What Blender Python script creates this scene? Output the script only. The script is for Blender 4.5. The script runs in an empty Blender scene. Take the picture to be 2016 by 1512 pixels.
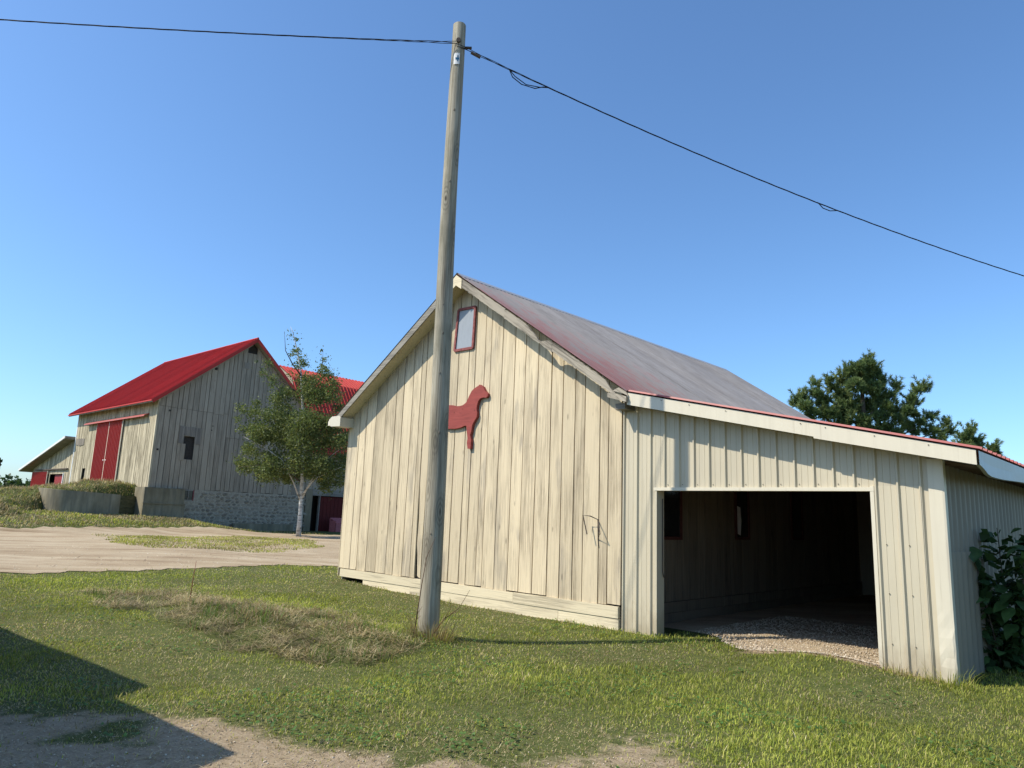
import bpy, math, random
import numpy as np
from mathutils import Vector, Matrix
random.seed(7); RNG = np.random.default_rng(11)
scene = bpy.context.scene
col = scene.collection
R = math.radians

# ------------------------------------------------------------------ camera
CAM_H = 1.6; FPX = 1405.3; PITCH = 0.1841; ROLL = 0.0382
_f = np.array([0, math.cos(PITCH), math.sin(PITCH)]); _u0 = np.array([0, -math.sin(PITCH), math.cos(PITCH)]); _x0 = np.array([1., 0, 0])
_x = math.cos(ROLL)*_x0 + math.sin(ROLL)*_u0; _u = -math.sin(ROLL)*_x0 + math.cos(ROLL)*_u0
cam = bpy.data.cameras.new('camera'); cam.sensor_width = 36; cam.lens = FPX/2016*36
cam.clip_start = 0.05; cam.clip_end = 4000
camo = bpy.data.objects.new('camera', cam); col.objects.link(camo)
M4 = Matrix(((_x[0], _u[0], -_f[0], 0), (_x[1], _u[1], -_f[1], 0), (_x[2], _u[2], -_f[2], CAM_H), (0, 0, 0, 1)))
camo.matrix_world = M4
scene.camera = camo

# ------------------------------------------------------------------ sky, sun, exposure
SUN_EL = R(47.5); SUN_DIR = np.array([0.969, 0.249])      # horizontal direction the light travels
w = bpy.data.worlds.new('World'); scene.world = w; w.use_nodes = True
nt = w.node_tree; nt.nodes.clear()
sky = nt.nodes.new('ShaderNodeTexSky'); sky.sky_type = 'NISHITA'; sky.sun_disc = False
sky.sun_elevation = SUN_EL; sky.sun_rotation = math.atan2(-SUN_DIR[0], -SUN_DIR[1])
sky.altitude = 200; sky.air_density = 1.0; sky.dust_density = 1.0; sky.ozone_density = 8.0
bg = nt.nodes.new('ShaderNodeBackground'); bg.inputs[1].default_value = 0.14
wo = nt.nodes.new('ShaderNodeOutputWorld')
tn = nt.nodes.new('ShaderNodeMix'); tn.data_type = 'RGBA'; tn.blend_type = 'MULTIPLY'; tn.inputs[0].default_value = 1; tn.inputs[7].default_value = (1.0, 1.10, 1.10, 1)
nt.links.new(sky.outputs[0], tn.inputs[6]); nt.links.new(tn.outputs[2], bg.inputs[0]); nt.links.new(bg.outputs[0], wo.inputs[0])
sl = bpy.data.lights.new('sun', 'SUN'); sl.energy = 4.1; sl.angle = R(0.53); sl.color = (1, .925, .79)
so = bpy.data.objects.new('sun', sl); col.objects.link(so)
sd = Vector((SUN_DIR[0]*math.cos(SUN_EL), SUN_DIR[1]*math.cos(SUN_EL), -math.sin(SUN_EL)))
so.rotation_euler = sd.to_track_quat('-Z', 'Y').to_euler(); so.location = (-20, -5, 30)
vs = scene.view_settings; vs.view_transform = 'Standard'; vs.look = 'None'; vs.gamma = 1; vs.exposure = 0.5
scene.render.engine = 'CYCLES'

# ------------------------------------------------------------------ helpers
def ray(px, py):
    d = _f + _x*(px-1008)/FPX - _u*(py-756)/FPX
    return d/np.linalg.norm(d[:2])
def gp(px, py, z=0.):
    d = ray(px, py); return np.array([0, 0, CAM_H]) + d*((z-CAM_H)/d[2])
def aty(px, py, Y):
    d = ray(px, py); return np.array([0, 0, CAM_H]) + d*(Y/d[1])
def ss(t):
    t = np.clip(t, 0, 1); return t*t*(3-2*t)
_perm = RNG.random((256, 256))
def vnoise(x, y):
    x = np.asarray(x, float); y = np.asarray(y, float)
    xi = np.floor(x).astype(int); yi = np.floor(y).astype(int); fx = x-xi; fy = y-yi
    fx = fx*fx*(3-2*fx); fy = fy*fy*(3-2*fy)
    g = lambda a, b: _perm[a % 256, b % 256]
    return (g(xi, yi)*(1-fx)+g(xi+1, yi)*fx)*(1-fy) + (g(xi, yi+1)*(1-fx)+g(xi+1, yi+1)*fx)*fy
def fbm(x, y, o=3):
    s = 0; a = .5; t = 0
    for i in range(o):
        s = s + a*vnoise(x*2**i+17.3*i, y*2**i+9.1*i); t += a; a *= .5
    return s/t
def tag(o, label=None, cat=None, group=None, kind=None):
    for k, v in (('label', label), ('category', cat), ('group', group), ('kind', kind)):
        if v: o[k] = v
    return o
def empty(name, loc=(0, 0, 0), rz=0., parent=None):
    o = bpy.data.objects.new(name, None); col.objects.link(o); o.location = loc; o.rotation_euler = (0, 0, rz); o.parent = parent
    o.empty_display_size = .2
    return o
def link(name, me, mat=None, parent=None):
    o = bpy.data.objects.new(name, me); col.objects.link(o); o.parent = parent
    if mat is not None and not me.materials: me.materials.append(mat)
    return o
class MB:
    def __init__(s): s.v = []; s.f = []
    def box(s, x0, x1, y0, y1, z0, z1):
        b = len(s.v)
        s.v += [(x0, y0, z0), (x1, y0, z0), (x1, y1, z0), (x0, y1, z0), (x0, y0, z1), (x1, y0, z1), (x1, y1, z1), (x0, y1, z1)]
        s.f += [tuple(b+i for i in q) for q in ((0, 3, 2, 1), (4, 5, 6, 7), (0, 1, 5, 4), (1, 2, 6, 5), (2, 3, 7, 6), (3, 0, 4, 7))]
        return s
    def slab(s, poly, d0, d1, axis='y'):
        """poly of (a,z) pairs extruded along axis between d0 and d1 ('y': a->x ; 'x': a->y ; 'z': poly is x,y)"""
        n = len(poly); b = len(s.v)
        for d in (d0, d1):
            for a, z in poly:
                s.v.append((a, d, z) if axis == 'y' else (d, a, z) if axis == 'x' else (a, z, d))
        s.f.append(tuple(b+i for i in range(n))); s.f.append(tuple(b+n+i for i in reversed(range(n))))
        for i in range(n):
            j = (i+1) % n; s.f.append((b+j, b+i, b+n+i, b+n+j))
        return s
    def tube(s, pts, rad, n=8, cap=True):
        pts = [np.array(p, float) for p in pts]; b = len(s.v)
        if not hasattr(rad, '__len__'): rad = [rad]*len(pts)
        t0 = pts[1]-pts[0]; ref = np.array([0, 0, 1.]) if abs(t0[2]) < .8*np.linalg.norm(t0) else np.array([1., 0, 0])
        for i, p in enumerate(pts):
            t = pts[min(i+1, len(pts)-1)]-pts[max(i-1, 0)]; t = t/(np.linalg.norm(t)+1e-9)
            a = np.cross(ref, t); a /= np.linalg.norm(a)+1e-9; c = np.cross(t, a)
            for k in range(n):
                an = 2*math.pi*k/n; s.v.append(tuple(p+rad[i]*(math.cos(an)*a+math.sin(an)*c)))
        for i in range(len(pts)-1):
            for k in range(n):
                k2 = (k+1) % n; s.f.append((b+i*n+k, b+i*n+k2, b+(i+1)*n+k2, b+(i+1)*n+k))
        if cap:
            s.f.append(tuple(b+k for k in reversed(range(n)))); s.f.append(tuple(b+(len(pts)-1)*n+k for k in range(n)))
        return s
    def grid(s, P):
        """P[i][j] points -> quads"""
        b = len(s.v); ni = len(P); nj = len(P[0])
        for r_ in P: s.v += [tuple(p) for p in r_]
        for i in range(ni-1):
            for j in range(nj-1):
                s.f.append((b+i*nj+j, b+(i+1)*nj+j, b+(i+1)*nj+j+1, b+i*nj+j+1))
        return s
    def mesh(s, name, smooth=False):
        me = bpy.data.meshes.new(name); me.from_pydata(s.v, [], s.f); me.update()
        if smooth: me.polygons.foreach_set('use_smooth', [True]*len(me.polygons))
        return me
    def build(s, name, mat, parent=None, smooth=False):
        return link(name, s.mesh(name, smooth), mat, parent)
def fix_normals(o):
    import bmesh
    bm = bmesh.new(); bm.from_mesh(o.data); bmesh.ops.recalc_face_normals(bm, faces=bm.faces); bm.to_mesh(o.data); bm.free()

# ------------------------------------------------------------------ materials
class NT:
    def __init__(s, name, rough=.8, spec=.25):
        s.m = bpy.data.materials.new(name); s.m.use_nodes = True; s.t = s.m.node_tree
        s.b = s.t.nodes['Principled BSDF']; s.b.inputs['Roughness'].default_value = rough; s.b.inputs['Specular IOR Level'].default_value = spec
    def n(s, typ, **kw):
        nd = s.t.nodes.new('ShaderNode'+typ)
        for k, v in kw.items():
            if isinstance(k, str) and hasattr(nd, k): setattr(nd, k, v)
        return nd
    def l(s, a, b): s.t.links.new(a, b)
    def math(s, op, a, b=None, clamp=False):
        nd = s.n('Math', operation=op); nd.use_clamp = clamp
        for i, x in enumerate((a, b)):
            if x is None: continue
            if isinstance(x, (int, float)): nd.inputs[i].default_value = x
            else: s.l(x, nd.inputs[i])
        return nd.outputs[0]
    tilt = 0.
    def coords(s, scale=(1, 1, 1), rand=False, kind='Object'):
        tc = s.n('TexCoord'); v = tc.outputs[kind]
        if s.tilt:
            vr = s.n('VectorRotate'); vr.rotation_type = 'Y_AXIS'; vr.inputs['Angle'].default_value = s.tilt; s.l(v, vr.inputs['Vector']); v = vr.outputs[0]
        if rand:
            oi = s.n('ObjectInfo'); mu = s.math('MULTIPLY', oi.outputs['Random'], 137.)
            ad = s.n('VectorMath', operation='ADD'); s.l(v, ad.inputs[0]); s.l(mu, ad.inputs[1]); v = ad.outputs[0]
        mp = s.n('Mapping'); mp.inputs['Scale'].default_value = scale; s.l(v, mp.inputs[0])
        return mp.outputs[0]
    def noise(s, vec, scale, detail=4, rough=.55, dist=0):
        nd = s.n('TexNoise'); nd.inputs['Scale'].default_value = scale; nd.inputs['Detail'].default_value = detail
        nd.inputs['Roughness'].default_value = rough; nd.inputs['Distortion'].default_value = dist; s.l(vec, nd.inputs['Vector'])
        return nd.outputs[0]
    def ramp(s, fac, stops):
        nd = s.n('ValToRGB'); e = nd.color_ramp.elements
        while len(e) < len(stops): e.new(.5)
        for i, (p, c) in enumerate(stops):
            e[i].position = p; e[i].color = (*c, 1) if hasattr(c, '__len__') else (c, c, c, 1)
        s.l(fac, nd.inputs[0]); return nd.outputs[0]
    def mix(s, fac, a, b, mode='MIX'):
        nd = s.n('Mix'); nd.data_type = 'RGBA'; nd.blend_type = mode
        if isinstance(fac, (int, float)): nd.inputs[0].default_value = fac
        else: s.l(fac, nd.inputs[0])
        for i, x in ((6, a), (7, b)):
            if hasattr(x, '__len__'): nd.inputs[i].default_value = (*x, 1)
            else: s.l(x, nd.inputs[i])
        return nd.outputs[2]
    def bump(s, h, strength=.3, dist=.01):
        nd = s.n('Bump'); nd.inputs['Strength'].default_value = strength; nd.inputs['Distance'].default_value = dist
        s.l(h, nd.inputs['Height']); s.l(nd.outputs[0], s.b.inputs['Normal'])
    def color(s, c):
        if hasattr(c, '__len__'): s.b.inputs['Base Color'].default_value = (*c, 1)
        else: s.l(c, s.b.inputs['Base Color'])
        return s.m

def wood(name, paint, worn, dark, wear=.5, axis=2, grain=26., along=.9, rand=True, rough=.85, knots=True, streak=.5, bare=0., tilt=0.):
    k = NT(name, rough, .15); k.tilt = tilt
    def sc(a, b): v = [a, a, a]; v[axis] = b; return tuple(v)
    g = k.noise(k.coords(sc(grain, along), rand), 1., 7, .68, .25)
    g2 = k.noise(k.coords(sc(grain*3, along*2), rand), 1., 3, .6)
    big = k.noise(k.coords(sc(5, .7), rand), 1., 4, .6)
    blot = k.noise(k.coords((1.1, 1.1, .7), rand), 1., 3, .5)
    a = k.math('ADD', k.math('MULTIPLY', g, .62), k.math('MULTIPLY', big, .38))
    a = k.math('ADD', a, k.math('MULTIPLY', k.math('SUBTRACT', blot, .5), .30))
    if rand:
        ow = k.n('ObjectInfo'); a = k.math('ADD', a, k.math('MULTIPLY', k.math('SUBTRACT', k.math('FRACT', k.math('MULTIPLY', ow.outputs['Random'], 7.31)), .45), .10))
    m = k.ramp(a, [(wear-.09, 1.), (wear+.05, 0.)])
    c = k.mix(m, paint, worn)
    m2 = k.ramp(k.math('ADD', k.math('MULTIPLY', g2, .6), k.math('MULTIPLY', big, .4)), [(.33, 1.), (.43, 0.)])
    c = k.mix(k.math('MULTIPLY', m2, streak), c, dark)
    c = k.mix(.35, c, k.mix(1., c, k.ramp(g, [(.25, .45), (.75, 1.25)]), 'MULTIPLY'))
    if bare:
        bn = k.noise(k.coords(sc(2.6, .8), rand), 1., 3, .5); bm_ = k.ramp(bn, [(.59, 0.), (.66, 1.)])
        c = k.mix(k.math('MULTIPLY', bm_, k.math('MULTIPLY', k.ramp(g, [(.35, 1.), (.62, .25)]), bare)), c, (.23, .205, .175))
    if knots:
        vo = k.n('TexVoronoi'); vo.inputs['Scale'].default_value = 1.; vo.inputs['Randomness'].default_value = 1.
        k.l(k.coords(sc(5.5, 1.5), rand), vo.inputs['Vector'])
        km = k.ramp(vo.outputs['Distance'], [(.05, 1.), (.1, 0.)])
        c = k.mix(k.math('MULTIPLY', km, .55), c, dark)
    if rand:
        oi = k.n('ObjectInfo'); hv = k.n('HueSaturation')
        k.l(k.math('ADD', k.math('MULTIPLY', oi.outputs['Random'], .22), .88), hv.inputs['Value']); k.l(c, hv.inputs['Color']); c = hv.outputs[0]
    k.bump(k.math('ADD', g, k.math('MULTIPLY', g2, .5)), .35, .006)
    return k.color(c)
def metal(name, c, rough=.4, var=.12, dirt=(.3, .26, .2), dirtamt=.25, met=0., spec=.4, mud=0.):
    k = NT(name, rough, spec); k.b.inputs['Metallic'].default_value = met
    a = k.noise(k.coords((1.3, 1.3, .5), True), 1., 5, .6); b = k.noise(k.coords((14, 14, 1.2), True), 1., 4, .6)
    cc = k.mix(k.math('MULTIPLY', k.ramp(k.math('ADD', k.math('MULTIPLY', a, .5), k.math('MULTIPLY', b, .5)), [(.42, 0.), (.68, 1.)]), dirtamt), c, dirt)
    if mud:
        tc = k.n('TexCoord'); sp = k.n('SeparateXYZ'); k.l(tc.outputs['Object'], sp.inputs[0]); sn = k.noise(k.coords((7, 7, 2.5)), 1., 5, .65)
        hgt = k.math('ADD', sp.outputs[2], k.math('MULTIPLY', k.math('SUBTRACT', sn, .5), 1.1)); cc = k.mix(k.math('MULTIPLY', k.ramp(hgt, [(.05, 1.), (.42, 0.)]), mud), cc, (.27, .215, .14))
        rn = k.noise(k.coords((22, 22, .8)), 1., 4, .6); cc = k.mix(k.math('MULTIPLY', k.ramp(rn, [(.60, 0.), (.72, 1.)]), .28), cc, (.30, .25, .17))
    oi = k.n('ObjectInfo'); hv = k.n('HueSaturation'); k.l(k.math('ADD', k.math('MULTIPLY', oi.outputs['Random'], var), 1-var/2), hv.inputs['Value']); k.l(cc, hv.inputs['Color'])
    k.bump(a, .12, .02)
    return k.color(hv.outputs[0])
def plain(name, c, rough=.8, var=.25, scale=8.):
    k = NT(name, rough, .2); a = k.noise(k.coords(), scale, 5, .6)
    k.bump(a, .3, .01)
    return k.color(k.mix(1., c, k.ramp(a, [(.25, 1-var), (.75, 1+var)]), 'MULTIPLY'))

MAT = {}
MAT['cream_wood'] = wood('cream_painted_planks', (.645, .54, .37), (.46, .38, .26), (.095, .08, .062), .475, grain=60, along=1.2, streak=.9, bare=.6)
MAT['inside_wood'] = wood('bare_inside_planks', (.20, .168, .122), (.15, .125, .092), (.06, .05, .04), .47, grain=42, along=1.3, streak=.5)  # cream boards darkened so the inside of the lean-to looks dim
MAT['cream_board'] = wood('cream_painted_boards', (.68, .59, .41), (.47, .40, .28), (.14, .12, .09), .45, axis=0, grain=42, along=1.3, streak=.45)
MAT['grey_wood'] = wood('grey_bare_wood', (.31, .285, .24), (.19, .175, .15), (.08, .07, .06), .5, axis=0, grain=34, streak=.7)
MAT['rotten_wood'] = wood('rotten_grey_plank', (.27, .24, .2), (.17, .15, .13), (.05, .045, .04), .5, streak=.8)
MAT['barn_wood'] = wood('weathered_barn_boards', (.395, .34, .26), (.30, .257, .195), (.12, .103, .08), .48, grain=20, along=.8, streak=.4)  # barn boards with the gable's shade put into the colour
MAT['barn_wood_bare'] = wood('bare_barn_boards', (.28, .245, .20), (.20, .175, .145), (.08, .07, .06), .5, grain=12, along=.5)
MAT['sun_wood'] = wood('sun_bleached_barn_boards', (.57, .495, .345), (.27, .23, .155), (.09, .075, .055), .515, grain=18, along=.5, streak=.9)  # lighter copy of the same boards, sunlight put into the colour
MAT['pole_wood'] = wood('pole_wood', (.335, .32, .265), (.20, .19, .155), (.06, .055, .045), .5, grain=44, along=.8, rand=False, streak=.85)
def _pole():
    k = NT('weathered_pole', .85, .15)
    g = k.noise(k.coords((55, 55, .9)), 1., 7, .7, .3); b = k.noise(k.coords((5, 5, .55)), 1., 5, .6); f = k.noise(k.coords((120, 120, 2.2)), 1., 3)
    c = k.ramp(k.math('ADD', k.math('MULTIPLY', g, .6), k.math('MULTIPLY', b, .4)), [(.36, (.11, .095, .07)), (.46, (.27, .24, .18)), (.56, (.40, .365, .28)), (.7, (.50, .465, .375))])
    gm = k.noise(k.coords((3, 3, .9)), 1., 4, .6); c = k.mix(k.math('MULTIPLY', k.ramp(gm, [(.5, 0.), (.66, 1.)]), .6), c, (.15, .145, .10))
    c = k.mix(k.math('MULTIPLY', k.ramp(f, [(.28, 1.), (.38, 0.)]), .7), c, (.045, .04, .032))
    vo = k.n('TexVoronoi'); vo.inputs['Scale'].default_value = 1.; k.l(k.coords((4.2, 4.2, 1.5)), vo.inputs['Vector']); d = vo.outputs['Distance']
    rg = k.math('ADD', k.math('MULTIPLY', k.math('SINE', k.math('ADD', k.math('MULTIPLY', d, 60.), k.math('MULTIPLY', g, 9.))), .5), .5)
    c = k.mix(k.math('MULTIPLY', k.math('MULTIPLY', rg, k.ramp(d, [(.22, 1.), (.40, 0.)])), .5), c, (.07, .06, .045))
    c = k.mix(k.ramp(d, [(.03, .85), (.07, 0.)]), c, (.05, .042, .033))
    k.bump(k.math('ADD', g, f), .5, .008); return k.color(c)
MAT['pole_wood'] = _pole()
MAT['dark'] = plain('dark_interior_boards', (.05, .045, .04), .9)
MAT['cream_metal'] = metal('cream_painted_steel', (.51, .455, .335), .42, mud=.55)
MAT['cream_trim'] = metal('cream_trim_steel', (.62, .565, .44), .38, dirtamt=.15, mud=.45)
MAT['side_metal'] = metal('beige_corrugated_steel', (.22, .19, .142), .5, dirtamt=.35)  # front wall's steel darkened, side-wall shade put into the colour
MAT['galv'] = metal('galvanised_steel', (.42, .42, .42), .42, dirt=(.22, .2, .17), met=.3)
MAT['red_metal'] = metal('red_painted_steel', (.47, .046, .036), .55, var=.24, dirt=(.33, .035, .03), dirtamt=.4, spec=.2)
MAT['red_door'] = metal('red_door_steel', (.48, .055, .04), .45, var=.06, dirt=(.34, .05, .035), dirtamt=.3)
MAT['red_trim'] = metal('faded_red_trim', (.40, .09, .07), .6, dirt=(.45, .2, .16), dirtamt=.4)
MAT['old_frame'] = plain('dull_brown_red_frame', (.085, .03, .026), .8, .4, 14)  # window red darkened for the dimness inside the lean-to
MAT['pale_rib'] = plain('sun_bleached_rib', (.56, .24, .2), .5, .2)  # pale pink stands for rib sides catching the sun
MAT['window_red'] = plain('worn_red_frame', (.23, .075, .07), .75, .5, 14)
MAT['pane_grey'] = None
MAT['black'] = plain('black_cable_sheath', (.012, .012, .013), .55)
MAT['iron'] = plain('rusty_iron', (.09, .07, .055), .7)
MAT['white'] = plain('white_paint', (.72, .72, .70), .5, .08)
MAT['blue'] = plain('teal_print', (.02, .12, .22), .5, .05)
MAT['asphalt_roof'] = plain('shingle_roof', (.1, .09, .085), .9)
def _pane():
    k = NT('clouded_grey_pane', .35, .4); a = k.noise(k.coords((9, 9, 3)), 1., 5, .65, 1.5)
    return k.color(k.ramp(a, [(.3, (.27, .29, .31)), (.68, (.31, .33, .35)), (.74, (.55, .55, .52))]))
MAT['pane_grey'] = _pane()
def _glass():
    k = NT('dark_window_glass', .08, .5); a = k.noise(k.coords((4, 4, 4)), 1., 3)
    return k.color(k.ramp(a, [(.3, (.012, .013, .014)), (.7, (.03, .032, .034))]))
MAT['glass'] = _glass()
def _concrete():
    k = NT('stained_concrete', .9, .15); a = k.noise(k.coords((1, 1, .4)), 1.4, 6, .65); b = k.noise(k.coords(), 22, 4, .6); d = k.noise(k.coords((4, 4, .35)), 1., 4)
    c = k.ramp(a, [(.3, (.16, .135, .085)), (.55, (.27, .235, .16)), (.75, (.38, .335, .24))])
    c = k.mix(k.math('MULTIPLY', k.ramp(d, [(.5, 0.), (.62, 1.)]), .45), c, (.12, .115, .09))
    k.bump(k.math('ADD', a, k.math('MULTIPLY', b, .4)), .4, .02); return k.color(c)
MAT['concrete'] = _concrete()
def _stone(name, lo, hi, sc=5):
    k = NT(name, .92, .15); a = k.noise(k.coords((1, 1, 1), True), sc, 6, .65); c = k.ramp(a, [(.28, lo), (.72, hi)])
    oi = k.n('ObjectInfo'); hv = k.n('HueSaturation'); k.l(k.math('ADD', k.math('MULTIPLY', oi.outputs['Random'], .5), .75), hv.inputs['Value']); k.l(c, hv.inputs['Color'])
    k.bump(a, .6, .03); return k.color(hv.outputs[0])
MAT['stone'] = _stone('field_stone', (.20, .175, .135), (.36, .32, .25))
MAT['mortar'] = _stone('rough_mortar', (.22, .195, .15), (.38, .34, .265), 9)
def _roof():
    k = NT('faded_corrugated_roof', .45, .4); k.b.inputs['Metallic'].default_value = .15
    tc = k.n('TexCoord'); sp = k.n('SeparateXYZ'); k.l(tc.outputs['Object'], sp.inputs[0])
    fine = k.noise(k.coords((2.2, 14, 2.2)), 1., 5, .65); big = k.noise(k.coords((.6, 1.6, .6)), 1., 4, .6)
    # how far back the red paint shows: little near the ridge, more towards the eave
    wid = k.math('ADD', k.math('MULTIPLY', k.math('ADD', sp.outputs[0], 3.7), .55), .55)
    t = k.math('SUBTRACT', wid, sp.outputs[1])
    t = k.math('ADD', k.math('MULTIPLY', t, .34), k.math('MULTIPLY', k.math('SUBTRACT', k.math('ADD', k.math('MULTIPLY', fine, 1.5), k.math('MULTIPLY', big, .7)), 1.1), 2.2))
    low = k.math('MULTIPLY', k.math('GREATER_THAN', sp.outputs[0], .31), 1.2)
    m = k.ramp(k.math('ADD', t, low), [(.1, 0.), (.85, .9)])
    red = k.ramp(fine, [(.3, (.19, .062, .052)), (.7, (.31, .15, .13))])
    grey = k.ramp(k.math('ADD', k.math('MULTIPLY', fine, .6), k.math('MULTIPLY', big, .4)), [(.3, (.19, .168, .148)), (.5, (.29, .262, .235)), (.7, (.39, .36, .33))])
    return k.color(k.mix(m, grey, red))
MAT['old_roof'] = _roof()
def _horse():
    k = NT('red_painted_plywood', .75, .2); g = k.noise(k.coords((3, 3, 22)), 1., 5, .6, .8); b = k.noise(k.coords(), 5, 4)
    k.bump(g, .3, .006)
    return k.color(k.mix(k.math('MULTIPLY', b, .5), k.ramp(g, [(.3, (.19, .04, .035)), (.65, (.30, .062, .052))]), (.33, .085, .07)))
MAT['horse'] = _horse()
def _ground():
    k = NT('turf_and_soil', .95, .1)
    at = k.n('Attribute'); at.attribute_name = 'soil'
    a = k.noise(k.coords((1, 1, 1)), 7., 6, .7); b = k.noise(k.coords(), 55, 5, .7); d = k.noise(k.coords(), 1.2, 4)
    g = k.ramp(k.math('ADD', k.math('MULTIPLY', a, .5), k.math('MULTIPLY', b, .5)), [(.3, (.035, .05, .014)), (.5, (.085, .10, .03)), (.7, (.17, .16, .065))])
    s = k.ramp(k.math('ADD', k.math('MULTIPLY', a, .4), k.math('MULTIPLY', b, .6)), [(.3, (.17, .125, .075)), (.5, (.31, .24, .155)), (.72, (.46, .375, .265))])
    m = k.math('ADD', at.outputs['Fac'], k.math('MULTIPLY', k.math('SUBTRACT', a, .5), .8), True)
    k.bump(k.math('ADD', a, b), .5, .03)
    return k.color(k.mix(k.ramp(m, [(.35, 0.), (.65, 1.)]), g, s))
MAT['ground'] = _ground()
def _gravel():
    k = NT('packed_gravel', .95, .1); a = k.noise(k.coords((1, 1, 1)), .5, 5, .6); b = k.noise(k.coords(), 60, 4, .7)
    # wheel tracks run along the drive
    tr = k.noise(k.coords((.16, 1.5, 1)), 1., 7, .75, .5)
    c = k.ramp(k.math('ADD', k.math('ADD', k.math('MULTIPLY', a, .2), k.math('MULTIPLY', tr, .55)), k.math('MULTIPLY', b, .25)), [(.37, (.22, .155, .09)), (.47, (.40, .305, .195)), (.60, (.55, .455, .315))])
    vo = k.n('TexVoronoi'); vo.inputs['Scale'].default_value = 45; k.l(k.coords(), vo.inputs['Vector'])
    c = k.mix(.35, c, k.mix(1., c, k.ramp(vo.outputs['Distance'], [(.1, 1.25), (.6, .55)]), 'MULTIPLY'))
    k.bump(k.math('ADD', k.math('MULTIPLY', tr, 1.5), b), .6, .03); return k.color(c)
MAT['gravel'] = _gravel()
def blade_mat(name, trans=.35, rough=.6):
    k = NT(name, rough, .25); at = k.n('Attribute'); at.attribute_name = 'tint'
    k.l(at.outputs['Color'], k.b.inputs['Base Color'])
    tl = k.n('BsdfTranslucent'); mx = k.n('MixShader'); mx.inputs[0].default_value = trans
    hv = k.n('HueSaturation'); hv.inputs['Value'].default_value = 1.25; hv.inputs['Saturation'].default_value = 1.1; k.l(at.outputs['Color'], hv.inputs['Color']); k.l(hv.outputs[0], tl.inputs[0])
    out = k.t.nodes['Material Output']; k.l(k.b.outputs[0], mx.inputs[1]); k.l(tl.outputs[0], mx.inputs[2]); k.l(mx.outputs[0], out.inputs[0])
    return k.m
MAT['blade'] = blade_mat('grass_blades')
MAT['leaf'] = blade_mat('leaf_blades', .4, .5)
MAT['needle'] = blade_mat('needle_blades', .2, .6)
def _birch():
    k = NT('birch_bark', .75, .2); a = k.noise(k.coords((3, 3, 16)), 1., 4, .6); b = k.noise(k.coords((1, 1, 2.2)), 2., 4)
    c = k.ramp(a, [(.33, (.05, .045, .04)), (.42, (.50, .47, .42)), (.7, (.70, .68, .63))])
    return k.color(k.mix(k.ramp(b, [(.3, .7), (.45, 0.)]), c, (.10, .08, .06)))
MAT['birch'] = _birch()
MAT['bark'] = plain('grey_brown_bark', (.10, .08, .06), .95, .4)

def raw_mesh(name, V, tris, tint=None, mat=None, parent=None):
    me = bpy.data.meshes.new(name); V = np.ascontiguousarray(V, np.float32); T = np.ascontiguousarray(tris, np.int32)
    me.vertices.add(len(V)); me.vertices.foreach_set('co', V.ravel())
    me.loops.add(T.size); me.loops.foreach_set('vertex_index', T.ravel())
    me.polygons.add(len(T)); me.polygons.foreach_set('loop_start', np.arange(0, T.size, T.shape[1], dtype=np.int32))
    try: me.polygons.foreach_set('loop_total', np.full(len(T), T.shape[1], np.int32))
    except Exception: pass
    if tint is not None:
        a = me.attributes.new('tint', 'FLOAT_COLOR', 'POINT'); c = np.ones((len(V), 4), np.float32); c[:, :3] = tint; a.data.foreach_set('color', c.ravel())
    me.update(calc_edges=True)
    return link(name, me, mat, parent)
def blades(name, base, length, width, lean, tint, mat, heading=None, parent=None, dirs=None):
    """curved three-triangle blades; lean in radians from vertical, or explicit unit directions"""
    n = len(base); az = RNG.random(n)*2*math.pi if heading is None else heading
    h = np.stack([np.cos(az), np.sin(az), np.zeros(n)], 1)
    up = np.array([0, 0, 1.])
    if dirs is None: d = h*np.sin(lean)[:, None]+up*np.cos(lean)[:, None]
    else: d = dirs
    sd_ = np.stack([-np.sin(az), np.cos(az), np.zeros(n)], 1)
    if dirs is not None:
        rv = RNG.normal(size=(n, 3)); sd_ = np.cross(d, rv); sd_ /= np.linalg.norm(sd_, axis=1)[:, None]+1e-9
    L = length[:, None]; W = (width/2)[:, None]
    mid = base+d*L*.55
    d2 = d+h*.45-up*.12 if dirs is None else d+RNG.normal(size=(n, 3))*.15
    d2 /= np.linalg.norm(d2, axis=1)[:, None]
    tip = mid+d2*L*.45
    V = np.stack([base-sd_*W, base+sd_*W, mid-sd_*W*.8, mid+sd_*W*.8, tip], 1).reshape(-1, 3)
    o = (np.arange(n)*5)[:, None, None]; T = (np.array([[0, 1, 3], [0, 3, 2], [2, 3, 4]])[None]+o).reshape(-1, 3)
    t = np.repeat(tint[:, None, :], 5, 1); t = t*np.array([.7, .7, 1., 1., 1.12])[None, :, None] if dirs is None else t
    return raw_mesh(name, V, T, t.reshape(-1, 3), mat, parent)

# ------------------------------------------------------------------ terrain
K0 = np.array([-19.668, 39.551]); KA = .841; KE = np.array([math.cos(KA), math.sin(KA)]); KN = np.array([-math.sin(KA), math.cos(KA)])
C0 = np.array([1.7591, 11.0521]); CA = -.7724; CE = np.array([math.cos(CA), math.sin(CA)]); CN = np.array([-math.sin(CA), math.cos(CA)])
def kloc(x, y):
    dx = np.asarray(x)-K0[0]; dy = np.asarray(y)-K0[1]; return dx*KE[0]+dy*KE[1], dx*KN[0]+dy*KN[1]
def cloc(x, y):
    dx = np.asarray(x)-C0[0]; dy = np.asarray(y)-C0[1]; return dx*CE[0]+dy*CE[1], dx*CN[0]+dy*CN[1]
HUMP = [tuple(gp(*p)[:2]) for p in ((150, 1168), (300, 1172), (520, 1212), (700, 1250), (830, 1290), (780, 1312), (660, 1318), (560, 1300), (430, 1290), (320, 1240), (200, 1200))]
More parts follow.
